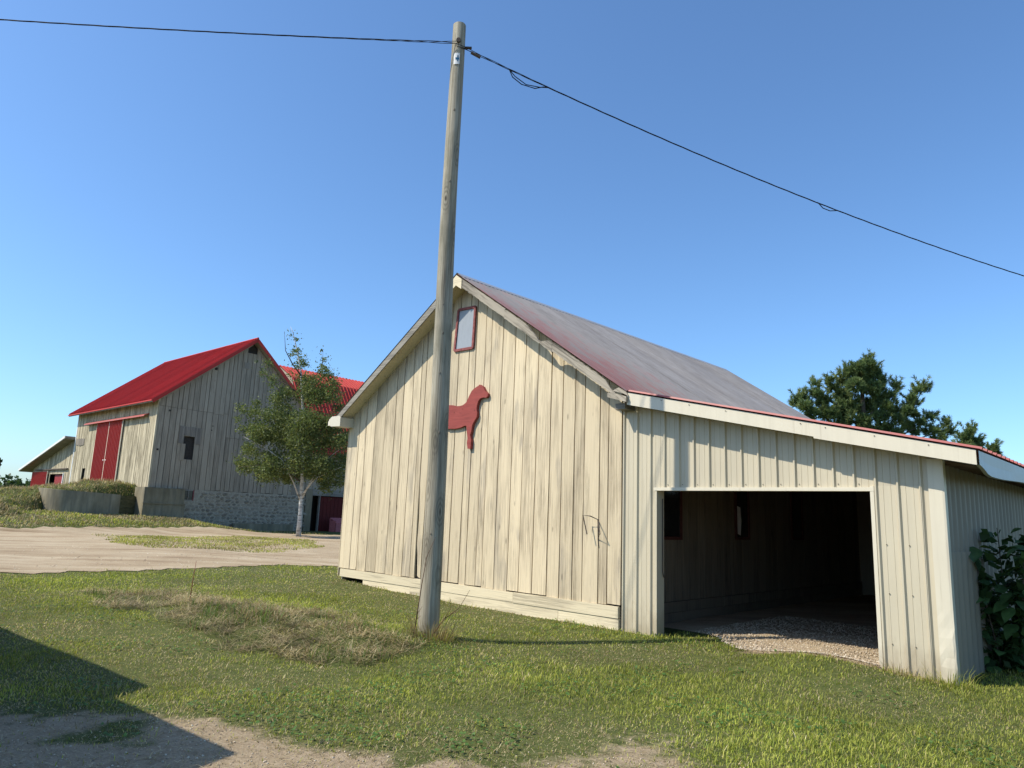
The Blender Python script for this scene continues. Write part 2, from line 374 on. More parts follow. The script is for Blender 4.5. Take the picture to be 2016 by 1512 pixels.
def pip(x, y, poly):
    x = np.asarray(x); y = np.asarray(y); c = np.zeros(x.shape, bool); n = len(poly); j = n-1
    for i in range(n):
        xi, yi = poly[i]; xj, yj = poly[j]
        c ^= ((yi > y) != (yj > y)) & (x < (xj-xi)*(y-yi)/(yj-yi+1e-12)+xi); j = i
    return c
def hump(x, y):
    a = np.array(HUMP); s = 0
    for (cx, cy, r_, h) in ((-5.6, 12.0, 1.5, .10), (-4.0, 10.6, 1.3, .16), (-2.7, 9.6, 1.2, .14), (-1.2, 9.3, .9, .10)):
        s = s+h*np.exp(-((x-cx)**2+(y-cy)**2)/(r_*r_))
    return s
def gz(x, y):
    x = np.asarray(x, float); y = np.asarray(y, float); kx, ky = kloc(x, y); cx, cy = cloc(x, y)
    z = .2*ss((y-18)/15)+.7*ss((ky+8)/8)*ss((5.5-kx)/5)
    z = z+hump(x, y)
    z = z+.10*ss((-cx-3)/5)*np.exp(-(cy/2.5)**2)                       # ground climbs along the gable foot
    z = z+.17*np.exp(-((cx-3.1)/.85)**2-((cy+.6)/.65)**2)
    z = z+(fbm(x*.7, y*.7)-.5)*.07*ss(y/3)*(1-.8*np.exp(-((cx-2)**2+(cy-3)**2)/30))
    z = z+ss((np.hypot(x, y)-90)/300)*6*fbm(x*.006, y*.006)
    return z
def soil(x, y):
    """bare earth: 1 bare, 0 turf"""
    x = np.asarray(x, float); y = np.asarray(y, float)
    m = .98*ss((6.5-y-.55*np.maximum(x+2.2, 0))/1.5)*(x < 3)+.40*ss((5.75-y-.1*np.abs(x-.3))/1.0)
    m = m+.42*np.exp(-(((x-.9-.45*(y-5.2))/.45)**2))*ss((6.6-y)/1.2)
    s = np.clip(m*(1+(fbm(x*1.5, y*1.5)-.5)*1.6+(fbm(x*5, y*5)-.5)*1.3), 0, 1)
    cx, cy = cloc(x, y)
    s = s+1.2*ss((1.0-np.abs(cx-2.75))/.5)*ss((cy+.5)/.35)*ss((1.5-cy)/.5)
    return np.clip(s, 0, 1)
def terrain_grid(name, xs, ys, mat):
    X, Y = np.meshgrid(xs, ys); Z = gz(X, Y); V = np.stack([X, Y, Z], -1).reshape(-1, 3)
    ni, nj = X.shape; idx = np.arange(ni*nj).reshape(ni, nj)
    Q = np.stack([idx[:-1, :-1], idx[:-1, 1:], idx[1:, 1:], idx[1:, :-1]], -1).reshape(-1, 4)
    o = raw_mesh(name, V, Q, None, mat); o.data.polygons.foreach_set('use_smooth', [True]*len(Q))
    a = o.data.attributes.new('soil', 'FLOAT', 'POINT'); a.data.foreach_set('value', soil(X, Y).ravel().astype(np.float32))
    return o
def axis_pts(lo, fl, fh, hi, fine):
    a = list(np.arange(fl, fh+1e-6, fine)); s = fine; p = fl
    L = []
    while p > lo: s *= 1.25; p -= s; L.append(p)
    s = fine; p = a[-1]; Rr = []
    while p < hi: s *= 1.25; p += s; Rr.append(p)
    return np.array(L[::-1]+a+Rr)
ground = terrain_grid('ground', axis_pts(-900, -32, 16, 900, .2), axis_pts(-60, 1, 50, 1500, .2), MAT['ground'])
tag(ground, kind='structure')

def sheet(name, poly, mat, dz, fine=.35, jit=.35):
    """gravel laid on the terrain inside a polygon with a ragged edge"""
    P = np.array(poly); lo = P.min(0); hi = P.max(0)
    xs = np.arange(lo[0]-1, hi[0]+1, fine); ys = np.arange(lo[1]-1, hi[1]+1, fine); X, Y = np.meshgrid(xs, ys)
    jx = (fbm(X*.9, Y*.9)-.5)*2*jit; jy = (fbm(X*.9+40, Y*.9+7)-.5)*2*jit
    inside = pip(X+jx, Y+jy, poly); V = np.stack([X, Y, gz(X, Y)+dz], -1).reshape(-1, 3); ni, nj = X.shape; idx = np.arange(ni*nj).reshape(ni, nj)
    Q = np.stack([idx[:-1, :-1], idx[:-1, 1:], idx[1:, 1:], idx[1:, :-1]], -1).reshape(-1, 4)
    ok = inside[:-1, :-1] & inside[1:, 1:]; Q = Q[ok.ravel()]
    used = np.unique(Q); rem = np.full(len(V), -1); rem[used] = np.arange(len(used))
    o = raw_mesh(name, V[used], rem[Q], None, mat); tag(o, kind='structure'); o.data.polygons.foreach_set('use_smooth', [True]*len(Q)); return o
ROAD = [(-60, 8), (-22, 11.2), (-10.6, 15.9), (-8.2, 17.5), (-4.9, 20.1), (2.5, 26), (8, 33), (8, 44), (-3, 44), (-11.6, 41.5), (-14.0, 40.6), (-17.0, 35.3), (-20, 30.6), (-24, 27.5), (-40, 22), (-60, 18)]
ISLAND = [(-16.4, 29.6), (-12.6, 34.8), (-8.8, 33.2), (-7.6, 29.6), (-7.2, 25.2), (-9.1, 23.9), (-11.6, 23.7), (-14.6, 26.2)]
road = sheet('gravel_yard', ROAD, MAT['gravel'], .015)
def in_road(x, y, m=0.):
    jx = (fbm(x*.9, y*.9)-.5)*.7; jy = (fbm(x*.9+40, y*.9+7)-.5)*.7
    return pip(x+jx, y+jy, ROAD)
def in_island(x, y):
    jx = (fbm(x*.8, y*.8)-.5)*1.6; jy = (fbm(x*.8+30, y*.8+5)-.5)*1.6
    return pip(x+jx, y+jy, ISLAND)

# ------------------------------------------------------------------ the near barn
barn = empty('barn', (C0[0], C0[1], 0), CA)
tag(barn, 'cream weathered plank barn with faded corrugated roof and open metal lean-to', 'barn')
SL, AP, AZ = -7.573, -3.72, 6.25          # left corner, ridge position, ridge height
def rz(s):                                # roof surface height across the gable
    if s < AP: return AZ-.640*(AP-s)
    if s < .30: return AZ-.676*(s-AP)
    return 3.532-.2327*(s-.30)
BL = 10.3                                 # length
def ribprof(t, pitch=.24, h=.030, minor=.003):
    """height of an agricultural panel profile at position t"""
    u = (t/pitch) % 1.0
    d = min(u, 1-u)*pitch
    return h if d < .009 else h*(1-(d-.009)/.016) if d < .025 else 0.
def rib_breaks(t0, t1, pitch=.24):
    L = {round(t0, 4), round(t1, 4)}
    for k in range(int(math.floor(t0/pitch))-1, int(math.ceil(t1/pitch))+2):
        for d in (-.025, -.009, .009, .025, .075, .079, .083, .157, .161, .165):
            v = k*pitch+d
            if t0 < v < t1: L.add(round(v, 4))
    return sorted(L)
def panel_h(t, pitch=.24):
    u = t-round(t/pitch)*pitch; v = (t % pitch)
    e = .004 if (abs(v-.079) < .002 or abs(v-.161) < .002) else 0
    return ribprof(t, pitch)+e
# gable planks
J = [-7.573, -7.411, -7.16, -6.903, -6.56, -6.21, -5.858, -5.62, -5.322, -5.06, -4.914, -4.70, -4.44, -4.17, -3.915, -3.618, -3.431, -3.17, -3.007, -2.698, -2.372, -2.105, -1.789, -1.477, -1.209, -.942, -.736, -.424, -.26, -.004]
gable = MB().slab([(SL+.02, .2), (-.02, .2), (-.02, rz(-.02)-.12), (AP, AZ-.12), (SL+.02, rz(SL)-.12)], .03, .06).build('gable_wall', MAT['dark'], barn)
def plank(mb, a, b, z0, ztop, d0, d1, apex=None, jit=.003, seg=4, axis='y'):
    """one board with slightly wandering edges; ztop is a function"""
    L = [(a+random.uniform(-jit, jit), z0+(ztop(a)-z0)*i/seg) for i in range(seg+1)]
    Rr = [(b+random.uniform(-jit, jit), z0+(ztop(b)-z0)*i/seg) for i in range(seg+1)]
    L[-1] = (a, ztop(a)); Rr[-1] = (b, ztop(b)); poly = Rr+([apex] if apex else [])+L[::-1]
    return mb.slab(poly, d0, d1, axis)
for i in range(len(J)-1):
    a, b = J[i]+random.uniform(.006, .013), J[i+1]-random.uniform(.006, .012)
    if i == 10:                            # rotten plank behind the pole, bottom broken away
        m = MB().slab([(a+.08, .40), (b-.03, .36), (b-.02, 1.2), (b, 2.6), (b, rz(b)-.1), (a, rz(a)-.1), (a, 2.2), (a+.035, 1.5), (a+.02, 1.0), (a+.05, .8)], -.018, .012)
        o = m.build('plank', MAT['cream_wood'], gable); tag(o, 'rotten plank broken away at its foot'); continue
    z0 = .355+random.uniform(-.010, .016); d = -.024-random.uniform(0, .008)
    m = MB(); top = lambda s: rz(s)-.10
    if (a < -3.7 and b > -4.05) or (a < -3.5 and b > -3.98): pass
    plank(m, a, b, z0, top, d, .012, (AP, AZ-.10) if a < AP < b else None, jit=.0035)
    m.build('plank', MAT['rotten_wood'] if i == 16 and False else MAT['cream_wood'], gable)
for (x0, x1, z0, z1, d) in ((SL+.1, -4.62, .185, .345, -.052), (-4.615, -2.2, .185, .345, -.050), (-2.195, -.03, .178, .345, -.053), (-6.6, -5.0, -.05, .178, -.040), (-4.995, -1.2, -.10, .178, -.042), (-1.195, -.03, -.10, .172, -.040)):
    MB().slab([(x0, z0), (x0+(x1-x0)*.4, z0-.003), (x1, z0), (x1, z1-random.uniform(0, .006)), (x0+(x1-x0)*.55, z1+.003), (x0, z1)], d, .02).build('skirt_board', MAT['cream_board'], gable)
MB().box(SL-.02, SL+.0, -.03, .1, .2, rz(SL)-.1).build('corner_board', MAT['cream_wood'], barn)
# gable window: clouded pane in a worn red frame
win = MB()
W4 = [(-4.03, 4.80), (-3.50, 4.79), (-3.48, 5.61), (-3.97, 5.63)]
win.slab(W4, -.045, -.03); pane = win.build('window', MAT['pane_grey'], barn)
def bar(mb, p, q_, w_, d0, d1):
    p = np.array(p); q_ = np.array(q_); t = (q_-p)/np.linalg.norm(q_-p); nn = np.array([-t[1], t[0]])*w_/2
    mb.slab([tuple(p-nn), tuple(q_-nn), tuple(q_+nn), tuple(p+nn)], d0, d1); return mb
for i, e_ in enumerate((0, 0.002, 0, .002)):
    bar(MB(), W4[i], W4[(i+1) % 4], .05, -.066-e_, -.028).build('window_frame', MAT['window_red'], pane)
# side wall of the barn, seen through the lean-to: planks, skirt boards, red framed windows
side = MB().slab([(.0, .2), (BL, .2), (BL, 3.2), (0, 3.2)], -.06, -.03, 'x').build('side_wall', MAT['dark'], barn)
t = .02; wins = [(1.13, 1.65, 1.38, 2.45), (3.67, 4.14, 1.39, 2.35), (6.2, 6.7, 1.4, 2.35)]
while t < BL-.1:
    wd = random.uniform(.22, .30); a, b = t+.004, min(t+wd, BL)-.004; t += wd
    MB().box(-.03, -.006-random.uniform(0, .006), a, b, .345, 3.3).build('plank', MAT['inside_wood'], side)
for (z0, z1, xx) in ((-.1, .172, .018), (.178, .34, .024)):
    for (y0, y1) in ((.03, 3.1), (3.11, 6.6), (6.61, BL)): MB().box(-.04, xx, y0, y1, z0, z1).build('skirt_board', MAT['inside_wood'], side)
for k_, (y0, y1, z0, z1) in enumerate(wins):
    p_ = MB().box(-.003, .006, y0, y1, z0, z1).build('window', MAT['glass'], barn)
    for (a, b, c_, d_) in ((y0-.05, y0, z0-.05, z1+.05), (y1, y1+.05, z0-.05, z1+.05), (y0, y1, z0-.05, z0), (y0, y1, z1, z1+.05)):
        MB().box(-.003, .028, a, b, c_, d_).build('window_frame', MAT['old_frame'], p_)
    if k_ == 1: MB().slab([(y0+.02, z0+.06), (y0+.16, z0+.03), (y0+.2, z0+.3), (y0+.17, z0+.55), (y0+.03, z0+.58)], .008, .011, 'x').build('torn_paper', MAT['white'], p_)
# far and left walls (closing the building)
MB().slab([(SL, 0), (0, 0), (0, rz(0)-.12), (AP, AZ-.12), (SL, rz(SL)-.12)], BL-.05, BL).build('rear_wall', MAT['barn_wood'], barn)
MB().slab([(.06, 0), (BL-.06, 0), (BL-.06, rz(SL)-.12), (.06, rz(SL)-.12)], SL+.0, SL+.05, 'x').build('side_wall', MAT['cream_wood'], barn)

# lean-to: ribbed front wall with opening
LW, OX0, OX1, OZ = 4.33, .60, 3.605, 2.087
def vpanel(t0, t1, z0, z1, d, sign=-1, axis='y', off=.035, pitch=.24, hh=1.):
    m = MB(); ts = rib_breaks(t0-off, t1-off, pitch); P0 = []; P1 = []
    for tt in ts:
        h = panel_h(tt, pitch)*hh; s = tt+off; y = d+sign*h; lo = z0(s) if callable(z0) else z0; hi = z1(s) if callable(z1) else z1
        P0.append((s, y, lo) if axis == 'y' else (y, s, lo)); P1.append((s, y, hi) if axis == 'y' else (y, s, hi))
    m.grid([P0, P1]); return m
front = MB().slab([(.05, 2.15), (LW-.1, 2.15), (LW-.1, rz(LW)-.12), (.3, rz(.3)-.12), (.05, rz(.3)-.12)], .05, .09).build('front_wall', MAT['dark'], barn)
top_lean = lambda s: rz(max(s, .3))-.05
for (a, b, z0) in ((.01, OX0, -.12), (OX0, 1.235, OZ), (1.235, 1.955, OZ), (1.955, 2.675, OZ), (2.675, 3.395, OZ), (3.395, OX1, OZ), (OX1, 4.115, 2.12), (OX1, 4.115, -.12), (4.115, 4.30, -.12)):
    z1 = 2.125 if (a == OX1 and z0 < 0) else top_lean
    dd = -.012 if (a == OX1 and z0 < 0) else -.006
    vpanel(a, b, z0, z1, dd).build('wall_panel', MAT['cream_metal'], front)
# posts behind the sheets
for (a, b) in ((.08, OX0-.06), (OX1+.06, LW-.12)): MB().box(a, b, .05, .16, -.2, 2.2).build('post', MAT['grey_wood'], front)
# trims
MB().box(OX0-.005, OX0+.03, -.035, .16, -.12, OZ+.02).build('door_trim', MAT['cream_metal'], barn)
MB().box(OX1-.03, OX1+.012, -.038, .12, -.1, OZ+.035).build('door_trim', MAT['cream_trim'], barn)
MB().box(OX0-.02, OX1+.014, -.041, .10, OZ-.025, OZ+.02).build('door_trim', MAT['cream_trim'], barn)
MB().tube([(.645, .1, 1.95), (.647, .1, .9), (.66, .09, .86), (.655, .12, .82)], .008, 6).build('latch_rod', MAT['iron'], barn)
# dented corner trim
ct = MB(); rows = []
for i in range(26):
    z = -.12+i*(2.60-.055)/25 ; k_ = max(0, 1-z/.85)
    j = lambda a: random.uniform(-a, a)*k_*.45
    x0 = 4.19+.02*k_*0; zt = min(z, rz(4.3)-.06)
    rows.append([(x0, -.014, zt), (x0+.004, -.034+j(.012), zt), (4.26+j(.01), -.036+j(.03)-.01*k_, zt), (4.33+j(.012), -.036+j(.03), zt), (4.352+j(.012), -.03+j(.02), zt), (4.352+j(.02), .05+j(.012), zt), (4.345, .10, zt)])
ct.grid(rows).build('corner_trim', MAT['cream_trim'], barn)
# corrugated right wall
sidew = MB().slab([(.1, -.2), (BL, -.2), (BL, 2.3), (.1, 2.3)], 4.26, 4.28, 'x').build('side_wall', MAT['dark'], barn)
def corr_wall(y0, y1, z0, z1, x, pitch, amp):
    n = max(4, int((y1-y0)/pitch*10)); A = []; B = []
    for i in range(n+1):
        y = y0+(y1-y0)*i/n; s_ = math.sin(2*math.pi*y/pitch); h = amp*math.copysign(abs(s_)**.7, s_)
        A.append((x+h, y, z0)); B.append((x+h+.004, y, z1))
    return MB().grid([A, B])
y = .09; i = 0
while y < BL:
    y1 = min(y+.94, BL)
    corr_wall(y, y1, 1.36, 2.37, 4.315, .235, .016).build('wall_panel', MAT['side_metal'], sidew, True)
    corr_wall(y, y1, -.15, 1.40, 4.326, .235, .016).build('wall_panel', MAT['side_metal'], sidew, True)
    y = y1; i += 1
MB().slab([(0, 0), (LW, 0), (LW, rz(LW)-.1), (.3, rz(.3)-.1), (0, rz(.3)-.1)], BL-.04, BL-.01).build('rear_wall', MAT['side_metal'], barn)
# rafters of the lean-to
for k_ in range(11):
    y0 = -.26+k_*1.05; y1 = y0+.05
    MB().slab([(.32, rz(.32)-.045), (.32, rz(.32)-.17), (4.70, rz(4.70)-.15), (4.70, rz(4.70)-.045)], y0, y1).build('rafter', MAT['grey_wood'], barn)
# roof
roofR = empty('roof', (0, 0, 0), 0, barn)
def corr_sheet(y0, y1, s0, s1, dz, pitch=.11, amp=.014, ragged=0.):
    n = int(round((y1-y0)/pitch*6)); A = []; B = []
    dx, dz_ = (s1-s0), (rz(s1-.0001)-rz(s0+.0001)); L = math.hypot(dx, dz_); nx, nz = -dz_/L, dx/L
    for i in range(n+1):
        y = y0+(y1-y0)*i/n; h = amp*math.cos(2*math.pi*y/pitch)+dz
        A.append((s0+nx*h, y, rz(s0+.0001)+nz*h)); B.append((s1+nx*h, y, rz(s1-.0001)+nz*h))
    return MB().grid([A, B])
ys = np.linspace(-.36, BL+.3, 18)
for i in range(17):
    u = .0008*(i % 2)
    corr_sheet(ys[i], ys[i+1]+.02, AP, .30, u+random.uniform(0, .003)).build('roof_sheet', MAT['old_roof'], roofR, True)
    corr_sheet(ys[i], ys[i+1]+.02, -7.86, AP, u).build('roof_sheet', MAT['old_roof'], roofR, True)
def rib_sheet(y0, y1, f0, f1, dz, pitch=.24, hh=1.):
    """ribs run from point f0=(s,z) to f1=(s,z)"""
    A = []; B = []; dx, dz_ = f1[0]-f0[0], f1[1]-f0[1]; L = math.hypot(dx, dz_); nx, nz = -dz_/L, dx/L
    for y in rib_breaks(y0, y1, pitch):
        h = panel_h(y, pitch)*hh+dz; A.append((f0[0]+nx*h, y, f0[1]+nz*h)); B.append((f1[0]+nx*h, y, f1[1]+nz*h))
    return MB().grid([A, B])
lean_roof_mat = metal('red_lean_to_roof', (.33, .075, .065), .5, dirt=(.25, .16, .14), dirtamt=.5)
ys2 = np.linspace(-.36, BL+.3, 14)
for i in range(13): rib_sheet(ys2[i], ys2[i+1]+.02, (.27, rz(.27)-.012), (4.78, rz(4.78)), .0+.001*(i % 2)).build('roof_sheet', lean_roof_mat, roofR)
# ridge cap
cap = MB(); n_ = 20
cap.grid([[(AP-.14, y_, rz(AP-.14)+.016) for y_ in np.linspace(-.37, BL+.3, n_)], [(AP, y_, AZ+.022+random.uniform(-.003, .003)) for y_ in np.linspace(-.37, BL+.3, n_)], [(AP+.14, y_, rz(AP+.14)+.016) for y_ in np.linspace(-.37, BL+.3, n_)]])
cap.build('ridge_cap', MAT['galv'], roofR)
# roof boarding under the sheets (keeps light out)
MB().slab([(AP, AZ-.02), (.26, rz(.26)-.02), (.26, rz(.26)-.05), (AP, AZ-.05), (-7.8, rz(-7.8)-.05), (-7.8, rz(-7.8)-.02)], -.12, BL+.2).build('roof_boards', MAT['grey_wood'], roofR)
# left rake board and soffit, boxed end
MB().slab([(-7.80, rz(-7.80)-.055), (-7.80, rz(-7.80)-.19), (AP, AZ-.20), (AP, AZ-.035)], -.365, -.335).build('rake_board', MAT['grey_wood'], barn)
MB().slab([(-7.56, rz(-7.56)-.115), (-7.56, rz(-7.56)-.145), (AP-.05, AZ-.18), (AP-.05, AZ-.15)], -.333, .0).build('soffit', MAT['cream_board'], barn)
MB().slab([(-7.90, 3.63), (-7.86, 3.51), (-7.80, 3.475), (-7.43, 3.46), (-7.43, 3.66), (-7.50, 3.70), (-7.78, 3.70)], -.385, .01).build('boxed_eave_end', MAT['cream_trim'], barn)
MB().box(-7.93, -7.80, -.38, BL, 3.50, 3.60).build('eave_board', MAT['cream_trim'], barn)
# right rake: split, broken grey boards with gaps under the roof edge
def ragged(s0, s1, up, lo, n, ju, jl, d0, d1, mat, name='rake_board', holes=()):
    top = []; bot = []
    for i in range(n+1):
        s = s0+(s1-s0)*i/n; z = rz(s)
        du = sum(h*math.exp(-((s-c_)/w_)**2) for c_, w_, h in holes)
        top.append((s, z-up-du-random.uniform(0, ju))); bot.append((s, z-lo-random.uniform(-jl, jl)))
    m = MB(); k_ = len(top)
    for i in range(k_-1):
        m.slab([bot[i], bot[i+1], top[i+1], top[i]], d0, d1)
    return m.build(name, mat, barn)
MAT['rake_wood'] = wood('peeling_rake_boards', (.38, .335, .265), (.17, .15, .12), (.05, .044, .036), .50, axis=0, grain=42, along=1.6, streak=.95, tilt=R(-34))
ragged(AP, -2.35, .03, .205, 30, .008, .008, -.365, -.33, MAT['rake_wood'])
ragged(-2.36, -1.2, .035, .215, 26, .012, .008, -.372, -.33, MAT['rake_wood'], holes=((-1.48, .14, .13), (-1.68, .08, .04)))
ragged(-1.21, .10, .035, .20, 28, .016, .012, -.368, -.33, MAT['rake_wood'], holes=((.08, .13, .10),))
MB().slab([(AP-.10, AZ-.30), (AP, AZ-.24), (AP+.16, AZ-.345), (AP+.16, AZ-.15), (AP, AZ-.03), (AP-.10, AZ-.10)], -.38, -.37).build('ridge_patch', MAT['cream_board'], barn)
# broken eave bits at the kink
MB().slab([(-.02, 3.46), (.32, 3.36), (.33, 3.44), (.05, 3.53), (-.02, 3.52)], -.40, -.30).build('broken_board', MAT['rake_wood'], barn)
MB().slab([(.05, 3.56), (.24, 3.50), (.34, 3.45), (.30, 3.52), (.16, 3.60)], -.36, -.30).build('broken_board', MAT['rake_wood'], barn)
MB().box(.04, .22, -.27, .0, 3.28, 3.37).build('rafter_end', MAT['grey_wood'], barn)
# fascia of the lean-to front (two lengths) and folded side fascia
for (a, b, d) in ((.30, 3.07, -.335), (3.055, 4.74, -.338)):
    MB().slab([(a, rz(a)-.02), (a, rz(a)-.205), (b, rz(b)-.02-.165+.01*(a > 1)), (b, rz(b)-.018)], d, d+.02).build('fascia', MAT['cream_trim'], barn)
MB().slab([(.34, rz(.34)-.19), (.34, rz(.34)-.20), (4.72, rz(4.72)-.165), (4.72, rz(4.72)-.155)], -.315, -.0).build('soffit', MAT['grey_wood'], barn)
sf = MB(); rows = []
for i in range(60):
    y = -.34+i*.18; dp = .15+.09*ss((y+.34)/.5)-.05*ss((y-.4)/2)
    w_ = .016*(float(vnoise(y*1.7, .3))-.5)
    rows.append([(4.762, y, 2.475), (4.766, y, 2.47), (4.766+w_, y, 2.475-dp*.5), (4.766, y, 2.475-dp), (4.73, y, 2.475-dp-.004)])
sf.grid(rows).build('side_fascia', MAT['galv'], barn)
# screws on the fascia and the panels
scr = [(a, -.342, rz(a)-.05) for a in (.9, 1.35, 1.9, 2.9, 3.2, 3.75, 4.3)]
scr += [(.035+.24*k_+.05, -.012, OZ+.06) for k_ in range(3, 15)]+[(3.72+.24*k_, -.02, z_) for k_ in range(3) for z_ in (.35, .9, 1.45)]
ME_S = MB().box(-.0045, .0045, -.005, .004, -.0045, .0045).mesh('screw')
for p_ in scr:
    o = link('screw', ME_S, MAT['iron'], barn); o.location = p_

# gravel floor of the lean-to
fl = MB(); rows = []
for i in range(36):
    rows.append([])
    for j in range(18):
        xx = .04+j*.248; b0_ = .75-1.0*float(ss((xx-.9)/1.3)); yy = b0_+(BL-.1-b0_)*(i/35)**1.3; wx = C0[0]+CE[0]*xx+CN[0]*yy; wy = C0[1]+CE[1]*xx+CN[1]*yy
        z_ = gz(wx, wy)-.02+.035*float(ss((yy-b0_)/.35))
        rows[-1].append((wx, wy, z_+.04*float(fbm(xx*2.1, yy*2.1))*float(ss((yy-b0_)/.6))))
fl.grid(rows); o = fl.build('gravel_floor', MAT['gravel'], None, True); tag(o, kind='structure')

def pebbles(name, label, x, y, dz, r0, r1):
    n = len(x); r_ = r0+(r1-r0)*RNG.random(n)**2; U = np.array([[1, 0, 0], [0, 1, 0], [-1, 0, 0], [0, -1, 0], [0, 0, .7], [0, 0, -.7]], float)
    V = U[None]*(r_[:, None, None]*(.7+.6*RNG.random((n, 6, 1)))); a = RNG.random(n)*6.28; ca, sa = np.cos(a), np.sin(a)
    V = np.stack([V[..., 0]*ca[:, None]-V[..., 1]*sa[:, None], V[..., 0]*sa[:, None]+V[..., 1]*ca[:, None], V[..., 2]], -1)+np.stack([x, y, gz(x, y)+dz], 1)[:, None, :]
    F = np.array([[0, 1, 4], [1, 2, 4], [2, 3, 4], [3, 0, 4], [1, 0, 5], [2, 1, 5], [3, 2, 5], [0, 3, 5]])
    T = (F[None]+(np.arange(n)*6)[:, None, None]).reshape(-1, 3); pal = np.array([(.42, .335, .23), (.52, .43, .31), (.32, .255, .18), (.45, .345, .24), (.55, .48, .37)])
    t_ = np.repeat(pal[RNG.integers(0, 5, n)][:, None, :]*(.7+.5*RNG.random((n, 1, 1))), 6, 1).reshape(-1, 3)
    tag(raw_mesh(name, V.reshape(-1, 3), T, t_, MAT['pebble']), label, 'gravel', kind='stuff')
_k = NT('pebble_stone', .9, .15); _a = _k.n('Attribute'); _a.attribute_name = 'tint'; MAT['pebble'] = _k.color(_a.outputs['Color'])
_n = 9000; _s = .75+2.85*RNG.random(_n); _b = -.25+4.2*RNG.random(_n)**1.5; _ok = _b > .75-1.0*ss((_s-.9)/1.3)-.1*RNG.random(_n); _s, _b = _s[_ok], _b[_ok]
pebbles('floor_gravel', 'coarse pale gravel at the mouth of the lean-to', C0[0]+CE[0]*_s+CN[0]*_b, C0[1]+CE[1]*_s+CN[1]*_b, .042, .006, .018)
qx = (RNG.random(60000)*2-1)*4.2; qy = 4.2+3.2*RNG.random(60000); _ok = RNG.random(60000) < .16*soil(qx, qy)**1.5; pebbles('soil_pebbles', 'small pebbles scattered on bare trodden soil', qx[_ok], qy[_ok], .002, .003, .012)
qx = -24+20*RNG.random(9000); qy = 15+12*RNG.random(9000); _ok = pip(qx, qy, ROAD) & (RNG.random(9000) < np.clip(fbm(qx*.5, qy*1.2)*2-.6, .05, 1)); pebbles('yard_stones', 'loose stones lying on the gravel yard', qx[_ok], qy[_ok], .012, .008, .03)

def at_barn(s, b, z): return (C0[0]+CE[0]*s+CN[0]*b, C0[1]+CE[1]*s+CN[1]*b, z)
# horse cut-out on the gable
HP = [(-3.222, 4.031), (-3.18, 4.005), (-3.131, 3.985), (-3.09, 3.93), (-3.059, 3.886), (-2.985, 3.834), (-2.99, 3.79), (-3.03, 3.761), (-3.117, 3.775), (-3.19, 3.76), (-3.235, 3.72), (-3.268, 3.64), (-3.275, 3.568), (-3.252, 3.489), (-3.262, 3.414), (-3.33, 3.335), (-3.374, 3.268), (-3.392, 3.147), (-3.418, 3.087), (-3.386, 2.994), (-3.39, 2.828), (-3.472, 2.831), (-3.498, 2.938), (-3.484, 3.029), (-3.516, 3.153), (-3.535, 3.268), (-3.594, 3.272), (-3.68, 3.245), (-3.752, 3.235), (-3.85, 3.228), (-4.009, 3.237), (-4.09, 3.236), (-4.121, 3.262), (-4.20, 3.27), (-4.28, 3.22), (-4.30, 3.10), (-4.27, 2.98), (-4.30, 2.83), (-4.385, 2.83), (-4.38, 3.00), (-4.43, 3.15), (-4.45, 3.35), (-4.47, 3.55), (-4.44, 3.66), (-4.36, 3.715), (-4.25, 3.725), (-4.134, 3.713), (-3.951, 3.694), (-3.85, 3.668), (-3.761, 3.664), (-3.68, 3.67), (-3.625, 3.69), (-3.57, 3.72), (-3.54, 3.765), (-3.499, 3.834), (-3.437, 3.922), (-3.38, 3.962), (-3.30, 3.995), (-3.25, 4.01)]
hr = empty('horse_cutout', at_barn(0, 0, 0), CA); tag(hr, 'dark red painted wooden horse silhouette fixed to the cream plank gable', 'sign')
MB().slab(HP, -.090, -.026).build('silhouette', MAT['horse'], hr)
for (a, b) in ((-3.66, 3.60), (-3.33, 3.55), (-3.9, 3.55)):
    o = link('screw', ME_S, MAT['iron'], hr); o.location = (a, -.092, b)
# bent wire hook on the gable
hk = empty('wire_bracket', at_barn(0, 0, 0), CA); tag(hk, 'bent dark wire bracket sticking out of the cream planks', 'bracket')
MB().tube([(-.43, -.03, 1.30), (-.437, -.035, 1.61), (-.49, -.16, 1.66), (-.63, -.17, 1.67), (-.55, -.16, 1.38)], .009, 6).build('wire', MAT['iron'], hk)
MB().tube([(-.437, -.033, 1.60), (-.30, -.16, 1.40), (-.43, -.033, 1.31), (-.42, -.04, 1.2)], .008, 6).build('brace', MAT['iron'], hk)
# white chest at the back of the lean-to
ch = empty('storage_chest', at_barn(3.55, 5.2, gz(*at_barn(3.55, 5.2, 0)[:2])+.03), CA); tag(ch, 'pale storage chest standing in the dark of the lean-to', 'chest')
MB().box(-.45, .45, -.3, .3, 0, .62).build('body', MAT['white'], ch); MB().box(-.47, .47, -.32, .32, .63, .70).build('lid', MAT['white'], ch)

